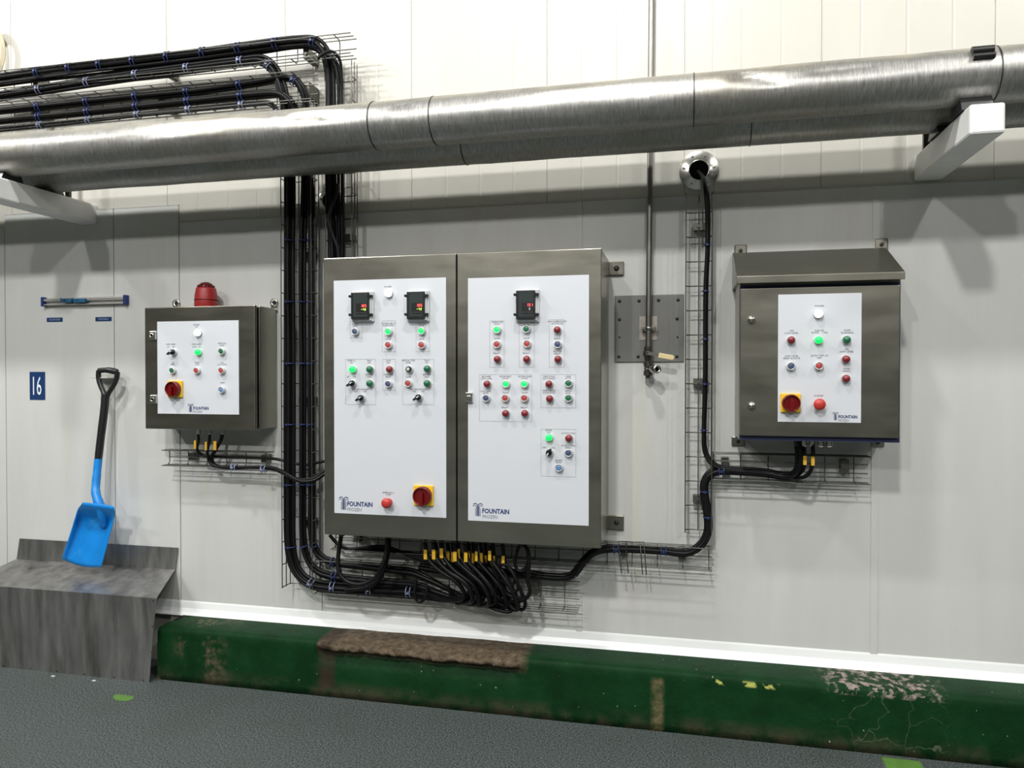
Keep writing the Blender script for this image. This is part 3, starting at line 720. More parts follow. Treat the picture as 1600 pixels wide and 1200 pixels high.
# ------------------------------------------------------------------ front-plate furniture (sub-parts of the white plates)
def b_template(kind):
    mb = MB(); Y = Vector((0, -1, 0)); O = (0, 0, 0)
    if kind in ('white_lit', 'green_lit_big', 'red', 'green', 'green_lit_lamp'):      # domed pilot lamps
        R = 0.0150 if kind != 'white_lit' else 0.0165
        mb.lathe(O, Y, [(R, 0), (R, 0.006), (R * 0.93, 0.008)], 20, 0)
        mb.lathe(O, Y, [(R * 0.86, 0.008), (R * 0.86, 0.018), (R * 0.70, 0.0215), (0.0, 0.0228)], 20, 1)
        return mb, {'white_lit': 'white_lit', 'green_lit_big': 'green_lit', 'green_lit_lamp': 'green_lit', 'red': 'red', 'green': 'green'}[kind]
    if kind in ('redbtn', 'blue', 'bluelight', 'greenbtn', 'green_lit'):              # push buttons in a collar
        mb.lathe(O, Y, [(0.0155, 0), (0.0155, 0.012), (0.0140, 0.016), (0.0118, 0.0165), (0.0112, 0.013)], 20, 0)
        mb.lathe(O, Y, [(0.0110, 0.009), (0.0110, 0.0145), (0.0095, 0.0155), (0.0, 0.0155)], 20, 1)
        return mb, {'redbtn': 'redbtn', 'blue': 'blue', 'bluelight': 'bluelight', 'greenbtn': 'green', 'green_lit': 'green_lit'}[kind]
    if kind in ('selector', 'selector_up', 'key'):
        mb.lathe(O, Y, [(0.0150, 0), (0.0150, 0.008), (0.0130, 0.011)], 20, 0)
        mb.lathe(O, Y, [(0.0120, 0.011), (0.0115, 0.020), (0.010, 0.022)], 20, 1)
        if kind != 'key':
            a = math.radians(-35 if kind == 'selector' else 30)
            u = Vector((math.cos(a), 0, math.sin(a))) if kind == 'selector' else Vector((math.sin(a), 0, math.cos(a)))
            if kind == 'selector': u = Vector((-math.cos(0.6), 0, -math.sin(0.6)))
            v = u.cross(Vector((0, 1, 0))).normalized()
            L0, L1, W = -0.010, 0.0185, 0.0048
            mb.prism([u * L0 - v * W + Y * 0.02, u * L1 - v * W * 0.7 + Y * 0.02, u * L1 + v * W * 0.7 + Y * 0.02, u * L0 + v * W + Y * 0.02][::-1], Y * 0.014, 1)
            mb.prism([u * (L0 + .001) - v * W * .5 + Y * 0.0341, u * (L0 + 0.011) - v * W * .5 + Y * 0.0341, u * (L0 + 0.011) + v * W * .5 + Y * 0.0341, u * (L0 + .001) + v * W * .5 + Y * 0.0341][::-1], Y * 0.0008, 2)
        else:
            mb.lathe(O, Y, [(0.007, 0.022), (0.006, 0.025), (0.0045, 0.025)], 14, 0)
        return mb, 'black'
    if kind == 'estop':
        mb.lathe(O, Y, [(0.015, 0), (0.015, 0.012), (0.012, 0.014), (0.012, 0.022)], 24, 1)
        mb.lathe(O, Y, [(0.012, 0.020), (0.0195, 0.024), (0.0205, 0.030), (0.017, 0.036), (0.009, 0.039), (0.0, 0.040)], 28, 1)
        return mb, 'mushroom'
    if kind == 'isolator':
        mb.box((-0.034, 0, -0.034), (0.034, -0.010, 0.034), 2, 0.003)
        mb.lathe(O, Y, [(0.031, 0.010), (0.031, 0.030), (0.029, 0.034), (0.0265, 0.034), (0.0255, 0.026)], 36, 1)
        mb.lathe(O, Y, [(0.0255, 0.020), (0.0255, 0.0262)], 36, 1)
        mb.prism([(-0.0065, -0.026, -0.030), (0.0065, -0.026, -0.030), (0.0065, -0.026, 0.010), (0.0, -0.026, 0.020), (-0.0065, -0.026, 0.010)], Y * 0.016, 1)
        return mb, 'darkred'
B_NAMES = {'white_lit': ('pilot_lamp', 'lit white pilot lamp'), 'green_lit_big': ('pilot_lamp', 'lit bright green pilot lamp'), 'green_lit_lamp': ('pilot_lamp', 'lit green pilot lamp'), 'red': ('pilot_lamp', 'unlit dark red pilot lamp'),
           'green': ('pilot_lamp', 'unlit dark green pilot lamp'), 'redbtn': ('push_button', 'red push button'), 'blue': ('push_button', 'dark slate-blue push button'), 'bluelight': ('push_button', 'light blue push button'),
           'greenbtn': ('push_button', 'dark green push button'), 'green_lit': ('push_button', 'lit green push button'), 'selector': ('selector_switch', 'black selector switch turned to the left'), 'selector_up': ('selector_switch', 'black selector switch pointing up to the right'),
           'key': ('key_switch', 'black key switch'), 'estop': ('emergency_stop_button', 'red mushroom emergency stop'), 'isolator': ('isolator_switch', 'red rotary isolator on a yellow plate')}
B_H = {'white_lit': .022, 'green_lit_big': .022, 'green_lit_lamp': .022, 'red': .022, 'green': .022, 'selector': .025, 'selector_up': .025, 'key': .025, 'estop': .038, 'isolator': .034}
B_MESH = {}
def put(kind, px, py, d, plate):
    if kind not in B_MESH:
        mb, cap = b_template(kind)
        me = bpy.data.meshes.new(kind); me.from_pydata([tuple(v) for v in mb.v], [], mb.f)
        third = M['isoyellow'] if kind == 'isolator' else M['plate']
        for m in (M['ring'], M[cap], third): me.materials.append(m)
        me.polygons.foreach_set('material_index', mb.m); me.polygons.foreach_set('use_smooth', mb.sm); me.update()
        B_MESH[kind] = me
    nm, lb = B_NAMES[kind]
    o = bpy.data.objects.new(nm, B_MESH[kind]); COL.objects.link(o)
    p = at(px, py, d + B_H.get(kind, .015)); p.y = -d
    o.parent = plate; o.location = p - world_loc(plate); o['label'] = lb
    if kind == 'isolator' and px < 1000: k = 1.2 if px > 500 else 1.1; o.scale = (k, 1, k)
    return o
def controller(px0, py0, px1, py1, d, plate, lines, third=False):
    """black controller behind a hinged clear cover with four screws"""
    H = 0.030
    a = at(px0 + 4, py1, d + H); b = at(px1 - 8, py0, d + H)
    x0, x1, z0, z1 = a.x, b.x, a.z, b.z
    mb = MB()
    mb.box((x0 - 0.004, -d, z0 - 0.010), (x1 + 0.012, -d - 0.012, z1 + 0.006), 0, 0.004)
    mb.box((x0 - 0.001, -d - 0.012, z0 - 0.005), (x1 + 0.006, -d - 0.020, z1 + 0.003), 0, 0.002)
    mb.box((x0, -d - 0.020, z0), (x1, -d - H, z1), 1, 0.003)
    fr = 0.009
    mb.box((x0 + fr * 1.3, -d - H - 0.0002, z0 + fr), (x1 - fr * 0.6, -d - H - 0.0010, z1 - fr * 0.6), 2)
    for (x, z) in ((x0 - 0.004, z0 + 0.018), (x0 - 0.004, z1 - 0.016), (x1 + 0.002, z0 + 0.018), (x1 + 0.002, z1 - 0.016)):
        mb.cyl((x, -d - 0.012, z), (x, -d - H - 0.002, z), 0.0055, 12, 1)
        if x > x0 + 0.01: mb.box((x, -d - 0.014, z - 0.005), (x + 0.011, -d - 0.024, z + 0.005), 1, 0.001)
    o = mb.build('temperature_controller', [M['clear'], M['black'], M['screen']], plate)
    o['label'] = 'black digital controller in a clear-covered case'
    m2 = MB(); W = x1 - x0; Hh = z1 - z0; yy = -d - H - 0.0016
    dark = MB()
    dark.box((x0 + W * .30, yy + 0.0007, z0 + Hh * .18), (x1 - W * .08, yy + 0.0002, z0 + Hh * .58)); 
    seven(m2, lines[0], (x0 + W * 0.72, yy, z0 + Hh * 0.49), 0.0105, 0.0060, 0)
    seven(m2, lines[1], (x0 + W * 0.72, yy, z0 + Hh * 0.355), 0.0085, 0.0052, 1)
    for k in range(4): m2.box((x0 + W * (.36 + .15 * k), yy, z0 + Hh * .235), (x0 + W * (.36 + .15 * k) + 0.003, yy - 0.0004, z0 + Hh * .235 + 0.0016), 2)
    dd = dark.build('display_window', M['black'], plate)
    dg = m2.build('display_digits', [M['ledred'], M['ledgreen'] if not third else M['signtext'], M['line']], plate)
    dg['label'] = 'glowing digits reading %s over %s' % lines
SEG = {'0': 'abcdef', '1': 'bc', '2': 'abged', '3': 'abgcd', '4': 'fgbc', '5': 'afgcd', '8': 'abcdefg', '-': 'g'}
def seven(mb, s, c, h, w, mi):
    n = len(s); pitch = w * 1.5; t = h * 0.16
    for i, ch in enumerate(s):
        x = c[0] + (i - (n - 1) / 2) * pitch; z = c[2]; y = c[1]
        R = {'a': (-w / 2, h / 2 - t, w / 2, h / 2), 'g': (-w / 2, -t / 2, w / 2, t / 2), 'd': (-w / 2, -h / 2, w / 2, -h / 2 + t), 'f': (-w / 2, 0, -w / 2 + t, h / 2), 'b': (w / 2 - t, 0, w / 2, h / 2), 'e': (-w / 2, -h / 2, -w / 2 + t, 0), 'c': (w / 2 - t, -h / 2, w / 2, 0)}
        for sg in SEG[ch]:
            a = R[sg]; mb.box((x + a[0], y, z + a[1]), (x + a[2], y - 0.0004, z + a[3]), mi)
def strip(mb, pts, wd, mi):
    for i in range(len(pts) - 1):
        a, b = Vector(pts[i]), Vector(pts[i + 1]); t = (b - a).normalized(); s = Vector((t.z, 0, -t.x)) * wd / 2
        mb.add([a - s, b - s, b + s, a + s], [(0, 1, 2, 3)], mi)
def logo(mb, ix0, iy0, ix1, iy1, tx0, ty0, tx1, ty1, d):
    """fountain mark and the two-line name"""
    a = at(ix0, iy1, d); b = at(ix1, iy0, d); W = b.x - a.x; H = b.z - a.z; cx = (a.x + b.x) / 2; y = -d
    for s in (-1, 1):
        for (x, top, mi, wd, arc) in ((0.055, 1.0, 2, 0.085, 0.37), (0.165, 0.84, 3, 0.075, 0.30)):
            X = cx + s * x * W; pts = [(X, y, a.z)]; zt = a.z + H * top
            R = arc * W * (1.0 if x < 0.1 else 1.05)
            for k in range(0, 9):
                th = math.pi * k / 8 * 0.85
                pts.append((X + s * R * (1 - math.cos(th)) * 0.62, y, zt - R * 0.62 + R * 0.62 * math.sin(th)))
            strip(mb, pts, wd * W, mi)
        strip(mb, [(cx + s * 0.27 * W, y, a.z), (cx + s * 0.27 * W, y, a.z + H * 0.60)], 0.05 * W, 3)
    c = (at(tx0, ty0, d) + at(tx1, ty1, d)) / 2; p0 = at(tx0, ty0, d); p1 = at(tx1, ty1, d)
    w = abs(p1.x - p0.x)
    h = w * 0.165
    text(mb, 'FOUNTAIN', (c.x, y, p0.z - h * .5), h, 2, w, 0.032)
    text(mb, 'FROZEN', (p0.x + w * 0.29, y, p0.z - h * 1.75), h * 0.72, 3, w * 0.56)
def outline(mb, x0, y0, x1, y1, d):
    a = at(x0, y1, d); b = at(x1, y0, d); t = 0.0008; y = -d
    for (p, q) in (((a.x, a.z), (b.x, a.z + t)), ((a.x, b.z - t), (b.x, b.z)), ((a.x, a.z), (a.x + t, b.z)), ((b.x - t, a.z), (b.x, b.z))):
        mb.add([(p[0], y, p[1]), (q[0], y, p[1]), (q[0], y, q[1]), (p[0], y, q[1])], [(0, 1, 2, 3)], 4)
def plate(parent, corners, d, labels, boxes, logo_args, label=None):
    """corners = px of left, top, right, bottom (taken at depth d)"""
    l, t, r, b = corners
    a = at(l, (t[0] + b[0]) / 2, d); c = at(r, (t[1] + b[1]) / 2, d)
    zt = (at(l, t[0], d).z + at(r, t[1], d).z) / 2; zb = (at(l, b[0], d).z + at(r, b[1], d).z) / 2
    mb = MB(); mb.box((a.x, -d + 0.004, zb), (c.x, -d, zt), 0)
    e = d + 0.0006
    for (s, px, py, h) in labels:
        text(mb, s, at(px, py, e), h, 1)
    for bx in boxes: outline(mb, *bx, e)
    if logo_args: logo(mb, *logo_args, e)
    o = mb.build('front_plate', [M['plate'], M['ink'], M['navy'], M['greyink'], M['line']], parent, loc=((a.x + c.x) / 2, -d, zb))
    if label: o['label'] = label
    return o
def gland(parent, px, py, d, z, r=0.010, m='steel2', stub=True):
    x = at(px, py, d).x; mb = MB()
    mb.lathe((x, -d, z), (0, 0, -1), [(r * 1.25, 0), (r * 1.25, 0.008), (r, 0.009), (r, 0.016), (r * 1.15, 0.017), (r * 1.15, 0.027), (r * 0.7, 0.031)], 12, smooth=False)
    return mb.build('cable_gland', M[m], parent)
TS = 0.0062

# ------------------------------------------------------------------ LEFT control box
zt, zb = 1.667, 1.120; xl, xr = -2.364, -1.811
L = thing('control_box', ((xl + xr) / 2, 0, zb), 'small stainless steel control box on the left with a red sounder on top', 'control box')
mb = MB(); mb.box((xl + 0.004, -0.012, zb + 0.004), (xr + 0.006, -0.150, zt - 0.002), 0, 0.004); mb.build('housing', M['steel'], L)
mb = MB(); mb.box((xl + 0.012, -0.149, zb + 0.014), (xr - 0.004, -0.160, zt - 0.012)); mb.build('door_gasket', M['dark'], L)
mb = MB(); mb.box((xl, -0.160, zb), (xr, -0.180, zt), 0, 0.004); D = mb.build('door', M['steel'], L)
for (px, py) in ((238, 524), (239, 624)):
    p = at(px, py, .19); mb = MB(); mb.box((p.x - 0.017, -0.180, p.z - 0.020), (p.x + 0.017, -0.192, p.z + 0.020), 0, 0.004)
    mb.lathe((p.x - .002, -0.192, p.z), (0, -1, 0), [(0.010, 0), (0.010, 0.003), (0.006, 0.003), (0.006, -0.004)], 16, 0)
    mb.lathe((p.x - .002, -0.192, p.z), (0, -1, 0), [(0.006, 0), (0.006, 0.001)], 12, 1)
    mb.build('door_latch', [M['steel2'], M['dark']], D)
for (px, py) in ((275, 474), (428, 473)):
    p = at(px, py, .015); mb = MB()
    mb.lathe((p.x, -0.008, p.z), (0, -1, 0), [(0.019, 0), (0.019, 0.008), (0.008, 0.008), (0.008, 0.003)], 20, 0)
    mb.box((p.x - 0.016, -0.008, p.z - 0.04), (p.x + 0.016, -0.014, p.z))
    mb.lathe((p.x, -0.010, p.z), (0, -1, 0), [(0.008, 0), (0.008, 0.005), (0.004, 0.008)], 10, 1)
    mb.build('mounting_lug', [M['steel2'], M['bolt']], L)
for px in (311, 328, 348): gland(L, px, 675, .11, zb + 0.004, 0.0085)
DP = 0.182
LP = plate(D, (246, (501.8, 501.2), 373, (646, 648)), DP,
           [('POWER\nON', 307, 509, TS), ('PUMP SPEED', 267, 538, TS), ('UP        DN', 267, 542, TS * .9), ('PUMP SPEED', 307, 538, TS), ('SLOW   ON', 307, 542, TS * .9), ('PUMP FULL\nLOAD', 347, 538, TS), ('ON\nSPEED', 270, 568, TS), ('PUMP\nSTOP', 308, 568, TS),
            ('ON\nLOW LEVEL', 347, 568, TS), ('RESET', 348, 598, TS)], [], (293.5, 631.5, 302, 643.5, 302, 635.5, 326, 640), )
for k, x, y in (('white_lit', 306, 520), ('selector', 267, 550), ('green_lit_big', 307, 550), ('greenbtn', 345, 549), ('greenbtn', 268, 579), ('redbtn', 306, 579), ('redbtn', 345, 579), ('bluelight', 345, 609), ('isolator', 267, 608)):
    put(k, x, y, DP, LP)
# sounder beacon on its roof
p = at(322, 470, .09)
Bc = thing('sounder_beacon', (p.x, -0.09, zt), 'round red alarm sounder with a dark red domed lens on the left box roof', 'alarm sounder')
mb = MB(); mb.lathe((p.x, -0.09, zt - 0.001), (0, 0, 1), [(0.050, 0), (0.051, 0.004), (0.050, 0.034)], 32); mb.build('base', M['beacon'], Bc)
mb = MB(); mb.lathe((p.x, -0.09, zt), (0, 0, 1), [(0.050, 0.036), (0.049, 0.055), (0.044, 0.082), (0.043, 0.090), (0.036, 0.091)], 32); mb.build('sounder_body', M['beacon'], Bc)
mb = MB(); mb.lathe((p.x, -0.09, zt), (0, 0, 1), [(0.034, 0.090), (0.034, 0.100), (0.027, 0.110), (0.012, 0.117), (0.0, 0.118)], 24)
for k in range(12):
    a = k * math.pi / 6; c = Vector((p.x + 0.034 * math.cos(a), -0.09 + 0.034 * math.sin(a), zt + 0.090)); mb.cyl(c, c + Vector((0, 0, 0.012)), 0.004, 6)
mb.build('beacon_lens', M['beacon2'], Bc)
mb = MB(); mb.lathe((p.x, -0.09, zt), (0, 0, 1), [(0.036, 0.0335), (0.0512, 0.034), (0.0512, 0.036), (0.036, 0.0365)], 32); mb.build('joint_ring', M['dark'], Bc)

# ------------------------------------------------------------------ MIDDLE double-door cabinet
xl, xm, xr, zt, zb = -1.425, -0.860, -0.2955, 1.837, 0.7115
C = thing('control_cabinet', ((xl + xr) / 2, 0, zb), 'large double-door stainless control cabinet in the middle with three digital controllers', 'control cabinet')
mb = MB(); mb.box((xl + 0.003, -0.012, zb + 0.002), (xr - 0.001, -0.276, zt - 0.002), 0, 0.003); mb.build('housing', M['steel'], C)
mb = MB(); mb.box((xl + 0.002, -0.276, zb + 0.001), (xr - 0.002, -0.279, zt - 0.001)); mb.build('door_gasket', M['dark'], C)
mb = MB(); mb.box((xl, -0.279, zb), (xm - 0.0022, -0.300, zt), 0, 0.003); D1 = mb.build('left_door', M['steel'], C)
mb = MB(); mb.box((xm + 0.0022, -0.279, zb), (xr, -0.300, zt), 0, 0.003); D2 = mb.build('right_door', M['steel'], C)
p = at(733, 621, .31); mb = MB(); mb.box((p.x - 0.014, -0.300, p.z - 0.020), (p.x + 0.014, -0.314, p.z + 0.020), 0, 0.003)
mb.lathe((p.x, -0.314, p.z), (0, -1, 0), [(0.009, -.002), (0.009, 0.003), (0.0055, 0.003)], 16, 0); mb.lathe((p.x, -0.314, p.z), (0, -1, 0), [(0.0055, 0), (0.0055, 0.0012)], 12, 1)
mb.build('door_latch', [M['steel2'], M['dark']], D2)
for (y0, y1) in ((408, 430), (806, 827)):
    a = at(950, y1, .02); b = at(974.5, y0, .02); mb = MB()
    mb.box((xr - 0.02, -0.006, a.z), (b.x, -0.020, b.z), 0, 0.002)
    c = Vector((b.x - 0.029, -0.020, (a.z + b.z) / 2)); mb.lathe(c, (0, -1, 0), [(0.0105, 0), (0.0105, 0.004), (0.006, 0.005), (0.006, 0.012)], 12, 1)
    mb.build('mounting_lug', [M['steel'], M['bolt']], C)
for i, (px, py) in enumerate(tags): gland(C, px - 1, 848, tag_d[i], zb + 0.003, 0.009, 'bolt')
for (px, d) in ((534, .20), (606, .20), (608, .14), (816, .21)): gland(C, px, 836 if px < 700 else 848, d, zb + 0.003, 0.012, 'bolt')
DP = 0.302
PA = plate(D1, (522, (437.8, 434.3), 697, (801.8, 808.8)), DP,
           [('POWER', 606, 448, TS), ('ALARM\nRESET', 555, 508, TS), ('TUNNEL BELT 4\nPUMP START', 607, 507, TS), ('GRINDER\nPUMP', 659, 507, TS), ('STOP', 607, 530, TS), ('STOP', 659, 530, TS),
            ('PUMP 10\nON', 549, 565, TS), ('TRAY\nNO.', 577, 565, TS), ('LOW\nNO.', 607, 565, TS), ('MANUAL TOP\nLEVEL', 638, 565, TS), ('TRAY\nNO.', 667, 565, TS), ('UP       ON', 549, 589, TS), ('RETURN\nFAN', 577, 587, TS), ('PUMP NO.\nRESET', 607, 587, TS),
            ('STOP', 638, 589, TS), ('RETURN\nFAN', 667, 587, TS), ('RETURN\nFAN', 556, 610, TS), ('MANUAL\nON', 570, 610, TS), ('RETURN\nFAN', 647, 610, TS), ('MANUAL\nON', 661, 610, TS), ('EMERGENCY\nSTOP', 607, 771.5, TS)],
           [(547, 502, 566, 528), (597, 501, 618, 550), (650, 501, 671, 550), (540, 561, 587, 632), (598, 561, 618, 610), (629, 561, 678, 632)], (530, 777, 544, 796, 542.5, 783.5, 582, 790))
for k, x, y in (('white_lit', 605, 458), ('blue', 554, 518), ('green_lit', 606, 518), ('redbtn', 606, 539), ('green_lit', 658, 517), ('redbtn', 658, 539), ('green_lit_big', 549, 577), ('green', 576, 577), ('selector', 548, 599), ('green', 576, 599),
                ('red', 607, 577), ('blue', 606, 600), ('key', 637, 577), ('green', 666, 576), ('redbtn', 637, 599), ('green', 666, 599), ('selector', 562, 622), ('selector', 652, 621), ('estop', 602, 787), ('isolator', 658, 776)):
    put(k, x, y, DP, PA)
controller(544, 456, 584, 499, DP, PA, ('185', '-42'))
controller(631, 455, 671, 498.5, DP, PA, ('185', '-42'))
PB = plate(D2, (731.3, (434, 430), 920, (812.9, 821.8)), DP,
           [('OPERATOR\nSTART', 777, 505, TS), ('BLOWER FAN\nSTART', 823, 506, TS), ('FAN SUPERVISORY\nACTIVATED', 871, 504, TS), ('STOP', 777, 529, TS), ('STOP', 823, 529, TS), ('RESET', 871, 529, TS), ('FAULT', 776, 552, TS), ('FAULT', 822, 552, TS), ('MOTOR\nRESET', 871, 551, TS),
            ('BLOWER\nLOW LEVEL', 760, 590, TS), ('FILTER BELT\nSTART', 790, 590, TS), ('FILTER PUMP\nSTART', 820, 590, TS), ('LOW LEVEL\nRESET', 759, 613, TS), ('STOP', 790, 614, TS), ('STOP', 820, 614, TS), ('FAULT', 789, 637, TS), ('FAULT', 819, 637, TS),
            ('DRIP COLD\nNOT READY', 858, 590, TS), ('DRIP\nMOTE', 888, 590, TS), ('DRIP ORDER\nACTIVATED', 858, 612, TS), ('HIGH\nLEVEL', 888, 613, TS), ('DRIVE\nON', 857, 674, TS), ('ULTRASONIC', 888, 677, TS), ('OFF        ON', 857, 699.5, TS), ('ULTRASONIC\nRESET', 888, 698, TS), ('ALARM\nRESET', 873, 721, TS)],
           [(765, 501, 788, 574), (811, 501, 835, 574), (858, 499, 882, 574), (749, 585, 831, 658), (845, 585, 900, 637), (845, 671, 900, 744)], (739.5, 787, 754, 806, 753.5, 794.5, 795.5, 802))
for k, x, y in (('green_lit', 776, 515), ('redbtn', 776, 538), ('red', 776, 561), ('greenbtn', 822, 514), ('redbtn', 823, 537), ('red', 822, 561), ('red', 870, 515), ('blue', 871, 538), ('red', 871, 561), ('red', 760, 600), ('green_lit', 790, 600), ('green_lit', 819, 600),
                ('blue', 759, 622), ('redbtn', 789, 622), ('redbtn', 819, 622), ('red', 789, 646), ('red', 819, 646), ('red', 857, 600), ('greenbtn', 888, 599), ('red', 858, 623), ('greenbtn', 888, 622), ('green_lit_big', 857, 684), ('red', 888, 685),
                ('selector_up', 857, 708), ('blue', 888, 708), ('bluelight', 873, 731)):
    put(k, x, y, DP, PB)
controller(802, 453, 844, 499, DP, PB, ('131', '0'), True)

# ------------------------------------------------------------------ RIGHT control box with sloping rain hood
xl, xr, zt, zb = 0.203, 0.7435, 1.69, 1.125
Rb = thing('control_box', ((xl + xr) / 2, 0, zb), 'stainless steel control box on the right with a sloping hood on top', 'control box')
mb = MB(); mb.box((xl, -0.012, zb), (xr, -0.245, zt + 0.02), 0, 0.003); mb.build('housing', M['steel'], Rb)
# hood profile in (y, z)
hp = [(-0.012, 1.842), (-0.04, 1.842), (-0.292, 1.718), (-0.292, 1.692), (-0.288, 1.692), (-0.288, 1.700), (-0.012, 1.700)]
mb = MB(); mb.prism([(xl - 0.012, y, z) for y, z in hp][::-1], (xr - xl + 0.014, 0, 0)); mb.build('rain_hood', M['steel'], Rb, bevel=0.0015)
mb = MB(); mb.box((xl + 0.001, -0.245, zb + 0.001), (xr - 0.002, -0.252, zt - 0.002)); mb.build('door_gasket', M['gasket'], Rb)
a = at(1156, 684, .27); b = at(1406, 445, .27)
mb = MB(); mb.box((a.x, -0.252, 1.143), (0.7365, -0.270, 1.676), 0, 0.003); D3 = mb.build('door', M['steel'], Rb)
for (px, py) in ((1175, 499), (1175.5, 634)):
    p = at(px, py, .285); mb = MB(); mb.lathe((p.x, -0.270, p.z), (0, -1, 0), [(0.0135, 0), (0.0135, 0.004), (0.012, 0.012), (0.0075, 0.017), (0.0, 0.018)], 20)
    mb.box((p.x - 0.0015, -0.286, p.z - 0.008), (p.x + 0.0015, -0.2895, p.z + 0.008), 1)
    mb.build('door_knob', [M['steel2'], M['bolt']], D3)
for (x0, y0, x1, y1) in ((1147.5, 382, 1167, 399), (1367, 372, 1388, 392), (1143, 682, 1163.5, 697), (1361, 684, 1382, 698.5)):
    a = at(x0, y1, .012); b = at(x1, y0, .012); mb = MB(); mb.box((a.x, -0.006, a.z), (b.x, -0.014, b.z), 0, 0.004)
    c = Vector(((a.x + b.x) / 2, -0.014, b.z - 0.024 if y0 < 500 else a.z + 0.018)); mb.lathe(c, (0, -1, 0), [(0.0075, -.002), (0.0075, 0.003), (0.004, 0.004)], 10, 1)
    mb.build('mounting_lug', [M['steel'], M['bolt']], Rb)
for px in (1256, 1269, 1282.5, 1296): gland(Rb, px, 691, .155, zb + 0.003, 0.0105)
gland(Rb, 1247, 691, .15, zb + 0.003, 0.012, 'bolt')
DP = 0.272
PC = plate(D3, (1215.6, (460.5, 457.5), 1345.8, (658.8, 660.8)), DP,
           [('POWER', 1280.5, 478, TS), ('ON\nLOW LEVEL', 1237, 518.5, TS), ('TOP UP', 1280, 516.5, TS), ('AUTO      ON', 1280, 519.5, TS), ('PUMP\nRUNNING', 1324, 518, TS), ('LOW LEVEL\nRESET & MUTE', 1237, 558, TS), ('AUTO TOP UP\nOFF', 1280, 557.5, TS), ('ON\nLOW LEVEL', 1323, 547.5, TS),
            ('PUMP\nFAULT', 1323, 578, TS), ('E STOP', 1279.5, 618.5, TS * 1.05)], [], (1301, 644.3, 1309.7, 656.3, 1310, 648.8, 1339.5, 655))
for k, x, y in (('white_lit', 1280, 490), ('red', 1237, 531), ('green_lit_big', 1280, 531), ('green', 1324, 530.5), ('blue', 1236, 572), ('redbtn', 1280, 571.5), ('red', 1323, 561), ('red', 1323, 591.5), ('isolator', 1237, 630), ('estop', 1281.5, 632)):
    put(k, x, y, DP, PC)

# ------------------------------------------------------------------ grey wall plate, water pipe and valve
a = at(960.5, 566, .012); b = at(1069, 459.5, .012)
W = thing('wall_plate', ((a.x + b.x) / 2, 0, a.z), 'square grey bolted plate on the wall behind the thin vertical pipe', 'plate')
mb = MB(); mb.box((a.x, -0.006, a.z), (b.x, -0.012, b.z), 0, 0.0025); mb.build('plate', M['greyplate'], W)
for (px, py) in ((968, 470.5), (998.5, 470), (1029, 469), (1059.5, 468.5), (968, 499), (1058, 498), (967, 557), (997, 557), (1057.5, 557)):
    p = at(px, py, .014); mb = MB(); mb.lathe((p.x, -0.012, p.z), (0, -1, 0), [(0.0065, 0), (0.0065, 0.002), (0.005, 0.0045), (0.0, 0.005)], 12); mb.build('bolt', M['bolt'], W)
for (px, py) in ((968, 527), (1058.5, 527)):
    p = at(px, py, .014); mb = MB(); mb.lathe((p.x, -0.0121, p.z), (0, -1, 0), [(0.0035, 0), (0.0035, 0.0008)], 10); mb.build('bolt_hole_shade', M['dark'], W)  # flat disc, its black colour stands in for shade inside an empty hole
a = at(999, 531.5, .014); b = at(1027, 494, .014); mb = MB(); mb.box((a.x, -0.012, a.z), (b.x, -0.015, b.z)); mb.build('clamp_plate', M['paleplate'], W)

pt, pb = at(1018.5, -60, .04), at(1013, 548, .04)
V = thing('water_pipe', (pb.x, -0.04, pb.z), 'thin vertical steel water pipe with a lever valve and tap at its lower end', 'pipe')
mb = MB(); mb.cyl((pt.x, -0.04, pt.z), (pb.x, -0.04, pb.z), 0.0118, 20); mb.build('pipe', M['pipe'], V)
c = at(1013.5, 512.5, .045); mb = MB()
mb.lathe((c.x, -0.04, c.z - 0.006), (0, 0, 1), [(0.012, 0), (0.0165, 0), (0.0165, 0.012), (0.012, 0.012)], 20)
for s in (-1, 1):
    mb.cyl((c.x + s * 0.024, -0.015, c.z), (c.x + s * 0.024, -0.052, c.z), 0.0042, 10); mb.box((c.x + s * 0.012, -0.036, c.z - 0.006), (c.x + s * 0.031, -0.044, c.z + 0.006))
mb.build('pipe_clamp', M['steel2'], V)
def zz(py): return at(1012, py, .045).z
x = pb.x - 0.001
mb = MB(); mb.lathe((x, -0.045, zz(541)), (0, 0, -1), [(0.013, 0), (0.016, 0.002), (0.016, 0.014), (0.014, 0.016), (0.019, 0.020), (0.020, 0.030), (0.019, 0.040), (0.015, 0.044), (0.015, 0.052), (0.012, 0.056), (0.012, 0.062)], 12, smooth=False)
mb.cyl((x, -0.045, zz(553)), (x, -0.075, zz(553)), 0.008, 12); mb.build('ball_valve', M['brass'], V)
h0 = at(1013, 552, .078); h1 = at(1029, 555, .075); h2 = at(1053.5, 559.5, .07)
mb = MB(); t = (h1 - h0).normalized(); u = Vector((-t.z, 0, t.x))
mb.prism([h0 - u * .006, h1 - u * .007, h1 + u * .007, h0 + u * .006], (0, -0.004, 0)); mb.build('valve_lever', M['steel2'], V)
mb = MB(); t = (h2 - h1).normalized(); u = Vector((-t.z, 0, t.x))
mb.prism([h1 - u * .010, h2 - u * .010 - t * .006, h2 - u * .005, h2 + u * .005, h2 + u * .010 - t * .006, h1 + u * .010], (0, -0.009, 0)); o = mb.build('lever_sleeve', M['handle'], V, bevel=0.002); o['label'] = 'yellowed plastic lever sleeve'
mb = MB(); mb.lathe((x, -0.045, zz(567)), (0, 0, -1), [(0.012, -0.006), (0.018, 0.0), (0.018, 0.012), (0.0155, 0.014), (0.0155, 0.032), (0.018, 0.034), (0.018, 0.050), (0.010, 0.053), (0.010, 0.062)], 12, smooth=False)
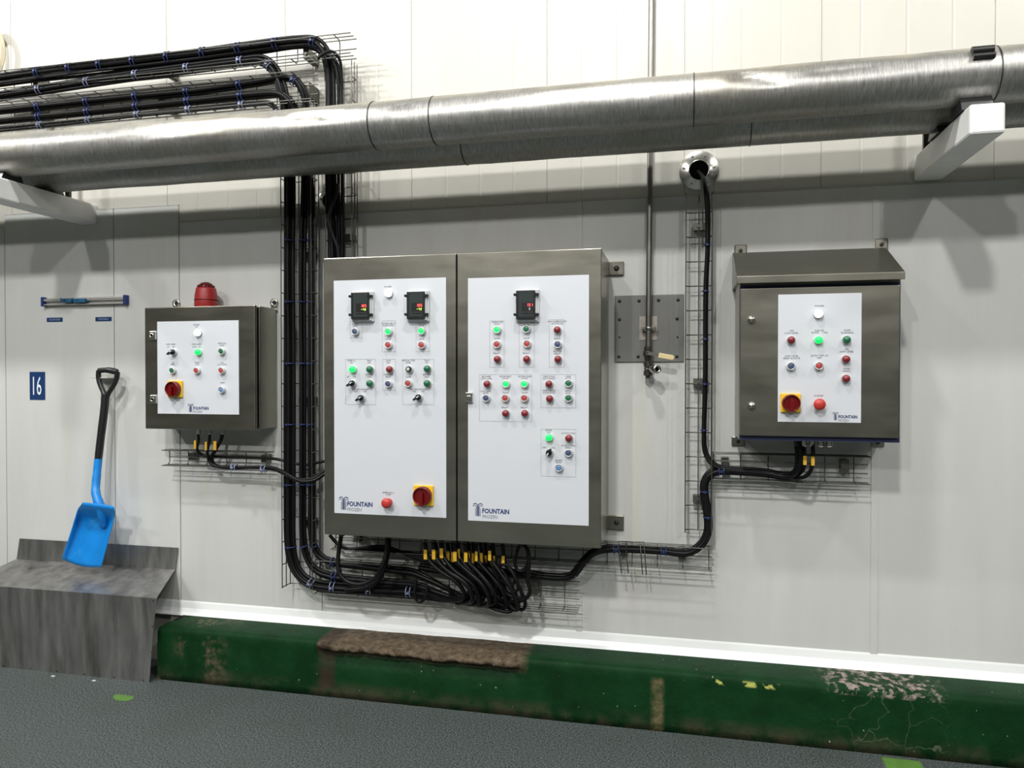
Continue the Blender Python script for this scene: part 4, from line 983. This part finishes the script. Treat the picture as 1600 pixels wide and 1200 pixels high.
mb.build('tee_fitting', M['brass'], V)
q0 = Vector((x, -0.05, zz(576))); q1 = at(1027.5, 577, .115)
mb = MB(); dr = (q1 - q0).normalized(); Lq = (q1 - q0).length
mb.lathe(q0, dr, [(0.011, 0), (0.011, Lq * .45), (0.016, Lq * .5), (0.0175, Lq * .62), (0.0175, Lq * .95), (0.0155, Lq), (0.0095, Lq), (0.009, Lq * .8)], 20)
mb.build('hose_outlet', M['steel2'], V)
mb = MB(); mb.lathe(q0, dr, [(0.0094, Lq * .8), (0.0094, Lq * .93)], 16); mb.build('bore_shade_disc', M['dark'], V)  # plug coloured black for the shade inside the outlet

# ------------------------------------------------------------------ left wall: tool rail, signs
a = at(66, 477.5, .03); b = at(194.5, 462, .03)
T = thing('tool_rail', ((a.x + b.x) / 2, 0, a.z), 'aluminium tool rail with blue ends and two blue clips on the left wall', 'tool rail')
mb = MB()
mb.box((a.x, -0.006, a.z), (b.x, -0.012, b.z))
for z in (a.z + 0.004, a.z + (b.z - a.z) * .62, b.z - 0.008): mb.box((a.x, -0.012, z - 0.0025), (b.x, -0.028, z + 0.0018))
mb.build('rail', M['alu'], T)
for x in (a.x, b.x): mb = MB(); mb.box((x - 0.006, -0.006, a.z - 0.004), (x + 0.006, -0.034, b.z + 0.004), 0, 0.002); mb.build('end_cap', M['railblue'], T)
for (p0, p1) in ((95, 112), (115, 133)):
    u = at(p0, 473, .04); v = at(p1, 466, .04); mb = MB(); mb.box((u.x, -0.013, u.z), (v.x, -0.045, v.z), 0, 0.004)
    mb.tube([(u.x - 0.012, -0.03, v.z + 0.002), (u.x + 0.005, -0.044, v.z - 0.004), (u.x + 0.03, -0.048, u.z + 0.012)], 0.003, 6, 0, 4)
    mb.build('tool_clip', M['railclip'], T)
def sign(x0, y0, x1, y1, s, h, w, label, mt):
    a = at(x0, y1, .008); b = at(x1, y0, .008); mb = MB(); mb.box((a.x, -0.006, a.z), (b.x, -0.008, b.z), 0)
    text(mb, s, ((a.x + b.x) / 2, -0.0085, (a.z + b.z) / 2), h, 1, w)
    o = mb.build('wall_sign', [M['sign'], M[mt]], loc=((a.x + b.x) / 2, -0.006, a.z)); tag(o, label, 'sign')
sign(46.5, 581, 70, 624.5, '16', 0.092, 0.050, 'dark blue sign with the white number 16 left of the shovel', 'signtext')
sign(73, 496, 97.5, 503, 'SQUEEGEES', 0.0085, 0.064, 'small dark blue label strip under the tool rail, left one', 'signtext2')
sign(149, 495, 174, 502, 'SHOVELS', 0.0085, 0.055, 'small dark blue label strip under the tool rail, above the shovel grip', 'signtext2')

# ------------------------------------------------------------------ blue shovel
S = thing('shovel', at(130, 880, .10), 'blue plastic shovel with a black D-grip hanging on the wall', 'shovel')
ds = 0.055
def sp(px, py, d): return at(px, py, d)
mb = MB()
grip = [sp(155, 579, ds + .01), sp(169, 578.5, ds + .012), sp(183, 581, ds + .01)]
mb.tube(grip, [0.013, 0.015, 0.013], 12, 0, 4)
mb.tube([sp(154.5, 579, ds + .01), sp(154, 590, ds + .01), sp(157, 602, ds + .01), sp(163, 616, ds + .01), sp(165, 624, ds + .01)], [0.012, 0.0115, 0.011, 0.013, 0.015], 12, 0, 4)
mb.tube([sp(183.5, 581, ds + .01), sp(182, 592, ds + .01), sp(176.5, 604, ds + .01), sp(168, 617, ds + .01), sp(165, 624, ds + .01)], [0.012, 0.0115, 0.011, 0.013, 0.015], 12, 0, 4)
mb.tube([sp(164.8, 616, ds + .01), sp(163, 640, ds + .015), sp(158, 680, ds + .025), sp(153.5, 719, ds + .035)], [0.018, 0.018, 0.0175, 0.0165], 14, 0, 4)
o = mb.build('grip', M['black'], S); o['label'] = 'black D-shaped grip and upper shaft'
mb = MB()
mb.tube([sp(153.7, 717, ds + .035), sp(151, 745, ds + .045), sp(149.5, 768, ds + .06), sp(153, 782, ds + .075), sp(158, 795, ds + .075), sp(162, 812, ds + .06), sp(163, 823, ds + .045)],
        [0.0175, 0.0185, 0.020, 0.022, 0.022, 0.020, 0.010], 14, 0, 5)
mb.build('lower_shaft', M['bluesh'], S)
mb = MB(); NU, NV = 16, 18
TL, TR, BL_, BR_ = (124, 784), (183, 791), (97, 873), (158, 886)
for iv in range(NV + 1):
    v = iv / NV
    for iu in range(NU + 1):
        u = iu / NU
        xl_ = TL[0] + (BL_[0] - TL[0]) * (v ** 1.15) ; xr_ = TR[0] + (BR_[0] - TR[0]) * v
        yl_ = TL[1] + (BL_[1] - TL[1]) * v; yr_ = TR[1] + (BR_[1] - TR[1]) * v
        px = xl_ + (xr_ - xl_) * u; py = yl_ + (yr_ - yl_) * u + 5 * math.sin(math.pi * u) * v * v
        side = abs(2 * u - 1) ** 7
        back = max(0, 1 - v / 0.27)
        h = 0.004 + 0.085 * max(side * (1 - 0.5 * v) * 0.62, min(1, back * 1.15)) + 0.055 * v
        # corners of the back rounded: pull the rim in
        if v < 0.12: px += (0.5 - u) * 10 * (1 - v / 0.12) * side; py += 2.5 * side * (1 - v / 0.12)
        q = sp(px, py, ds + 0.02 + h)
        mb.v.append(q)
for iv in range(NV):
    for iu in range(NU):
        a = iv * (NU + 1) + iu; mb.f.append([a, a + NU + 1, a + NU + 2, a + 1]); mb.m.append(0); mb.sm.append(True)
o = mb.build('blade', M['bluesh'], S)
so = o.modifiers.new('thick', 'SOLIDIFY'); so.thickness = 0.004; so.offset = 0
mb = MB(); q = sp(169, 590.5, .01); mb.box((q.x - 0.045, -0.006, q.z - 0.0015), (q.x + 0.045, -0.070, q.z + 0.0015)); mb.box((q.x - 0.05, -0.006, q.z - 0.02), (q.x + 0.05, -0.009, q.z + 0.02))
o = mb.build('wall_hook', M['alu']); tag(o, 'thin metal hook plate behind the black shovel grip', 'hook')

# ------------------------------------------------------------------ bent sheet-metal cover, lower left
K = thing('sheet_metal_cover', (-2.8, -0.2, 0), 'bent stainless sheet cover over the kerb at lower left, under the shovel', 'metal cover')
ur = Vector((-2.323, -0.012, 0.545)); kr = Vector((-2.338, -0.016, 0.443)); fr = at(244, 935, 0.255); br = Vector((-2.300, -0.245, 0.0))
ul = Vector((-3.228, -0.012, 0.545)); kl = Vector((-3.243, -0.016, 0.443)); fl = Vector((-3.60, -0.255, fr.z)); bl = Vector((-3.60, -0.245, 0.0)); fl2 = Vector((-3.30, -0.255, fr.z)); 
def panel(name, pts, off, m='sheetmetal', par=K):
    mb = MB(); mb.prism(pts, off); return mb.build(name, M[m], par)
panel('upstand', [ul, kl, kr, ur], (0, -0.002, 0)); panel('sloping_top', [kl, Vector((-3.30, fl.y, fl.z)), fr, kr], (0, 0.0005, -0.002))
panel('front_panel', [fl2, Vector((-3.30, -0.245, 0.0)), br, fr], (0, 0.002, 0))
for (px, py) in ((240.5, 938), (238.5, 978), (237, 1018), (234, 1060), (189, 1055), (146, 1049), (104, 1044), (62, 1041), (22, 1035)):
    if py < 1030: z = at(px, py, .25).z; x = at(px, py, .25).x; 
    else: q = at_floor(px, py); x = q.x; z = 0.008
    mb = MB(); yy = -0.245 - 0.010 * z / fr.z; mb.lathe((x, yy, z), (0, -1, 0), [(0.0035, 0), (0.0035, 0.002), (0.0, 0.003)], 8); mb.build('rivet', M['bolt'], K)

# ------------------------------------------------------------------ cream hose coil at the left edge
c = at(-11, 84, .03)
Hc = thing('coiled_hose', c, 'coiled cream hose hanging at the upper left edge of the picture', 'hose')
mb = MB()
for k in range(5):
    R = 0.125 - 0.010 * k; pts = []
    for j in range(18):
        a = 2 * math.pi * j / 18; pts.append(c + Vector((R * 0.62 * math.cos(a) + 0.004 * k, -0.006 * (k % 3) - 0.01, R * math.sin(a))))
    mb.tube(pts, 0.0075, 8, 0, 1, closed=True)
mb.build('coil', M['rope'], Hc)

# ------------------------------------------------------------------ floor marks and bits
def floor_patch(pts, m, name, label, cat, t=0.0012):
    P = [at_floor(*p) for p in pts]; mb = MB(); mb.prism([(p.x, p.y, 0.0) for p in P][::-1], (0, 0, t)); c = P[0]
    o = mb.build(name, M[m], loc=(c.x, c.y, 0)); tag(o, label, cat)
floor_patch([(176, 1088), (183, 1085), (208, 1088), (209, 1092), (196, 1096), (180, 1094)], 'greenpaint', 'floor_tape', 'small scrap of bright green tape on the floor at left', 'tape')
floor_patch([(1377, 1183), (1437, 1190), (1452, 1215), (1392, 1215)], 'greenpaint', 'floor_tape', 'green floor tape strip at the lower right edge by the kerb', 'tape')
for k, (x, y) in enumerate(((83, 1057), (147, 1064), (155, 1057.5))):
    q = at_floor(x, y); mb = MB(); mb.box((q.x - 0.008, q.y - 0.004, 0), (q.x + 0.008, q.y + 0.004, 0.003)); o = mb.build('debris_scrap', M['debris'], loc=q)
    tag(o, ('leftmost white scrap on the floor below the metal cover', 'middle white scrap on the floor below the metal cover', 'rightmost white scrap on the floor below the metal cover')[k], 'scrap')
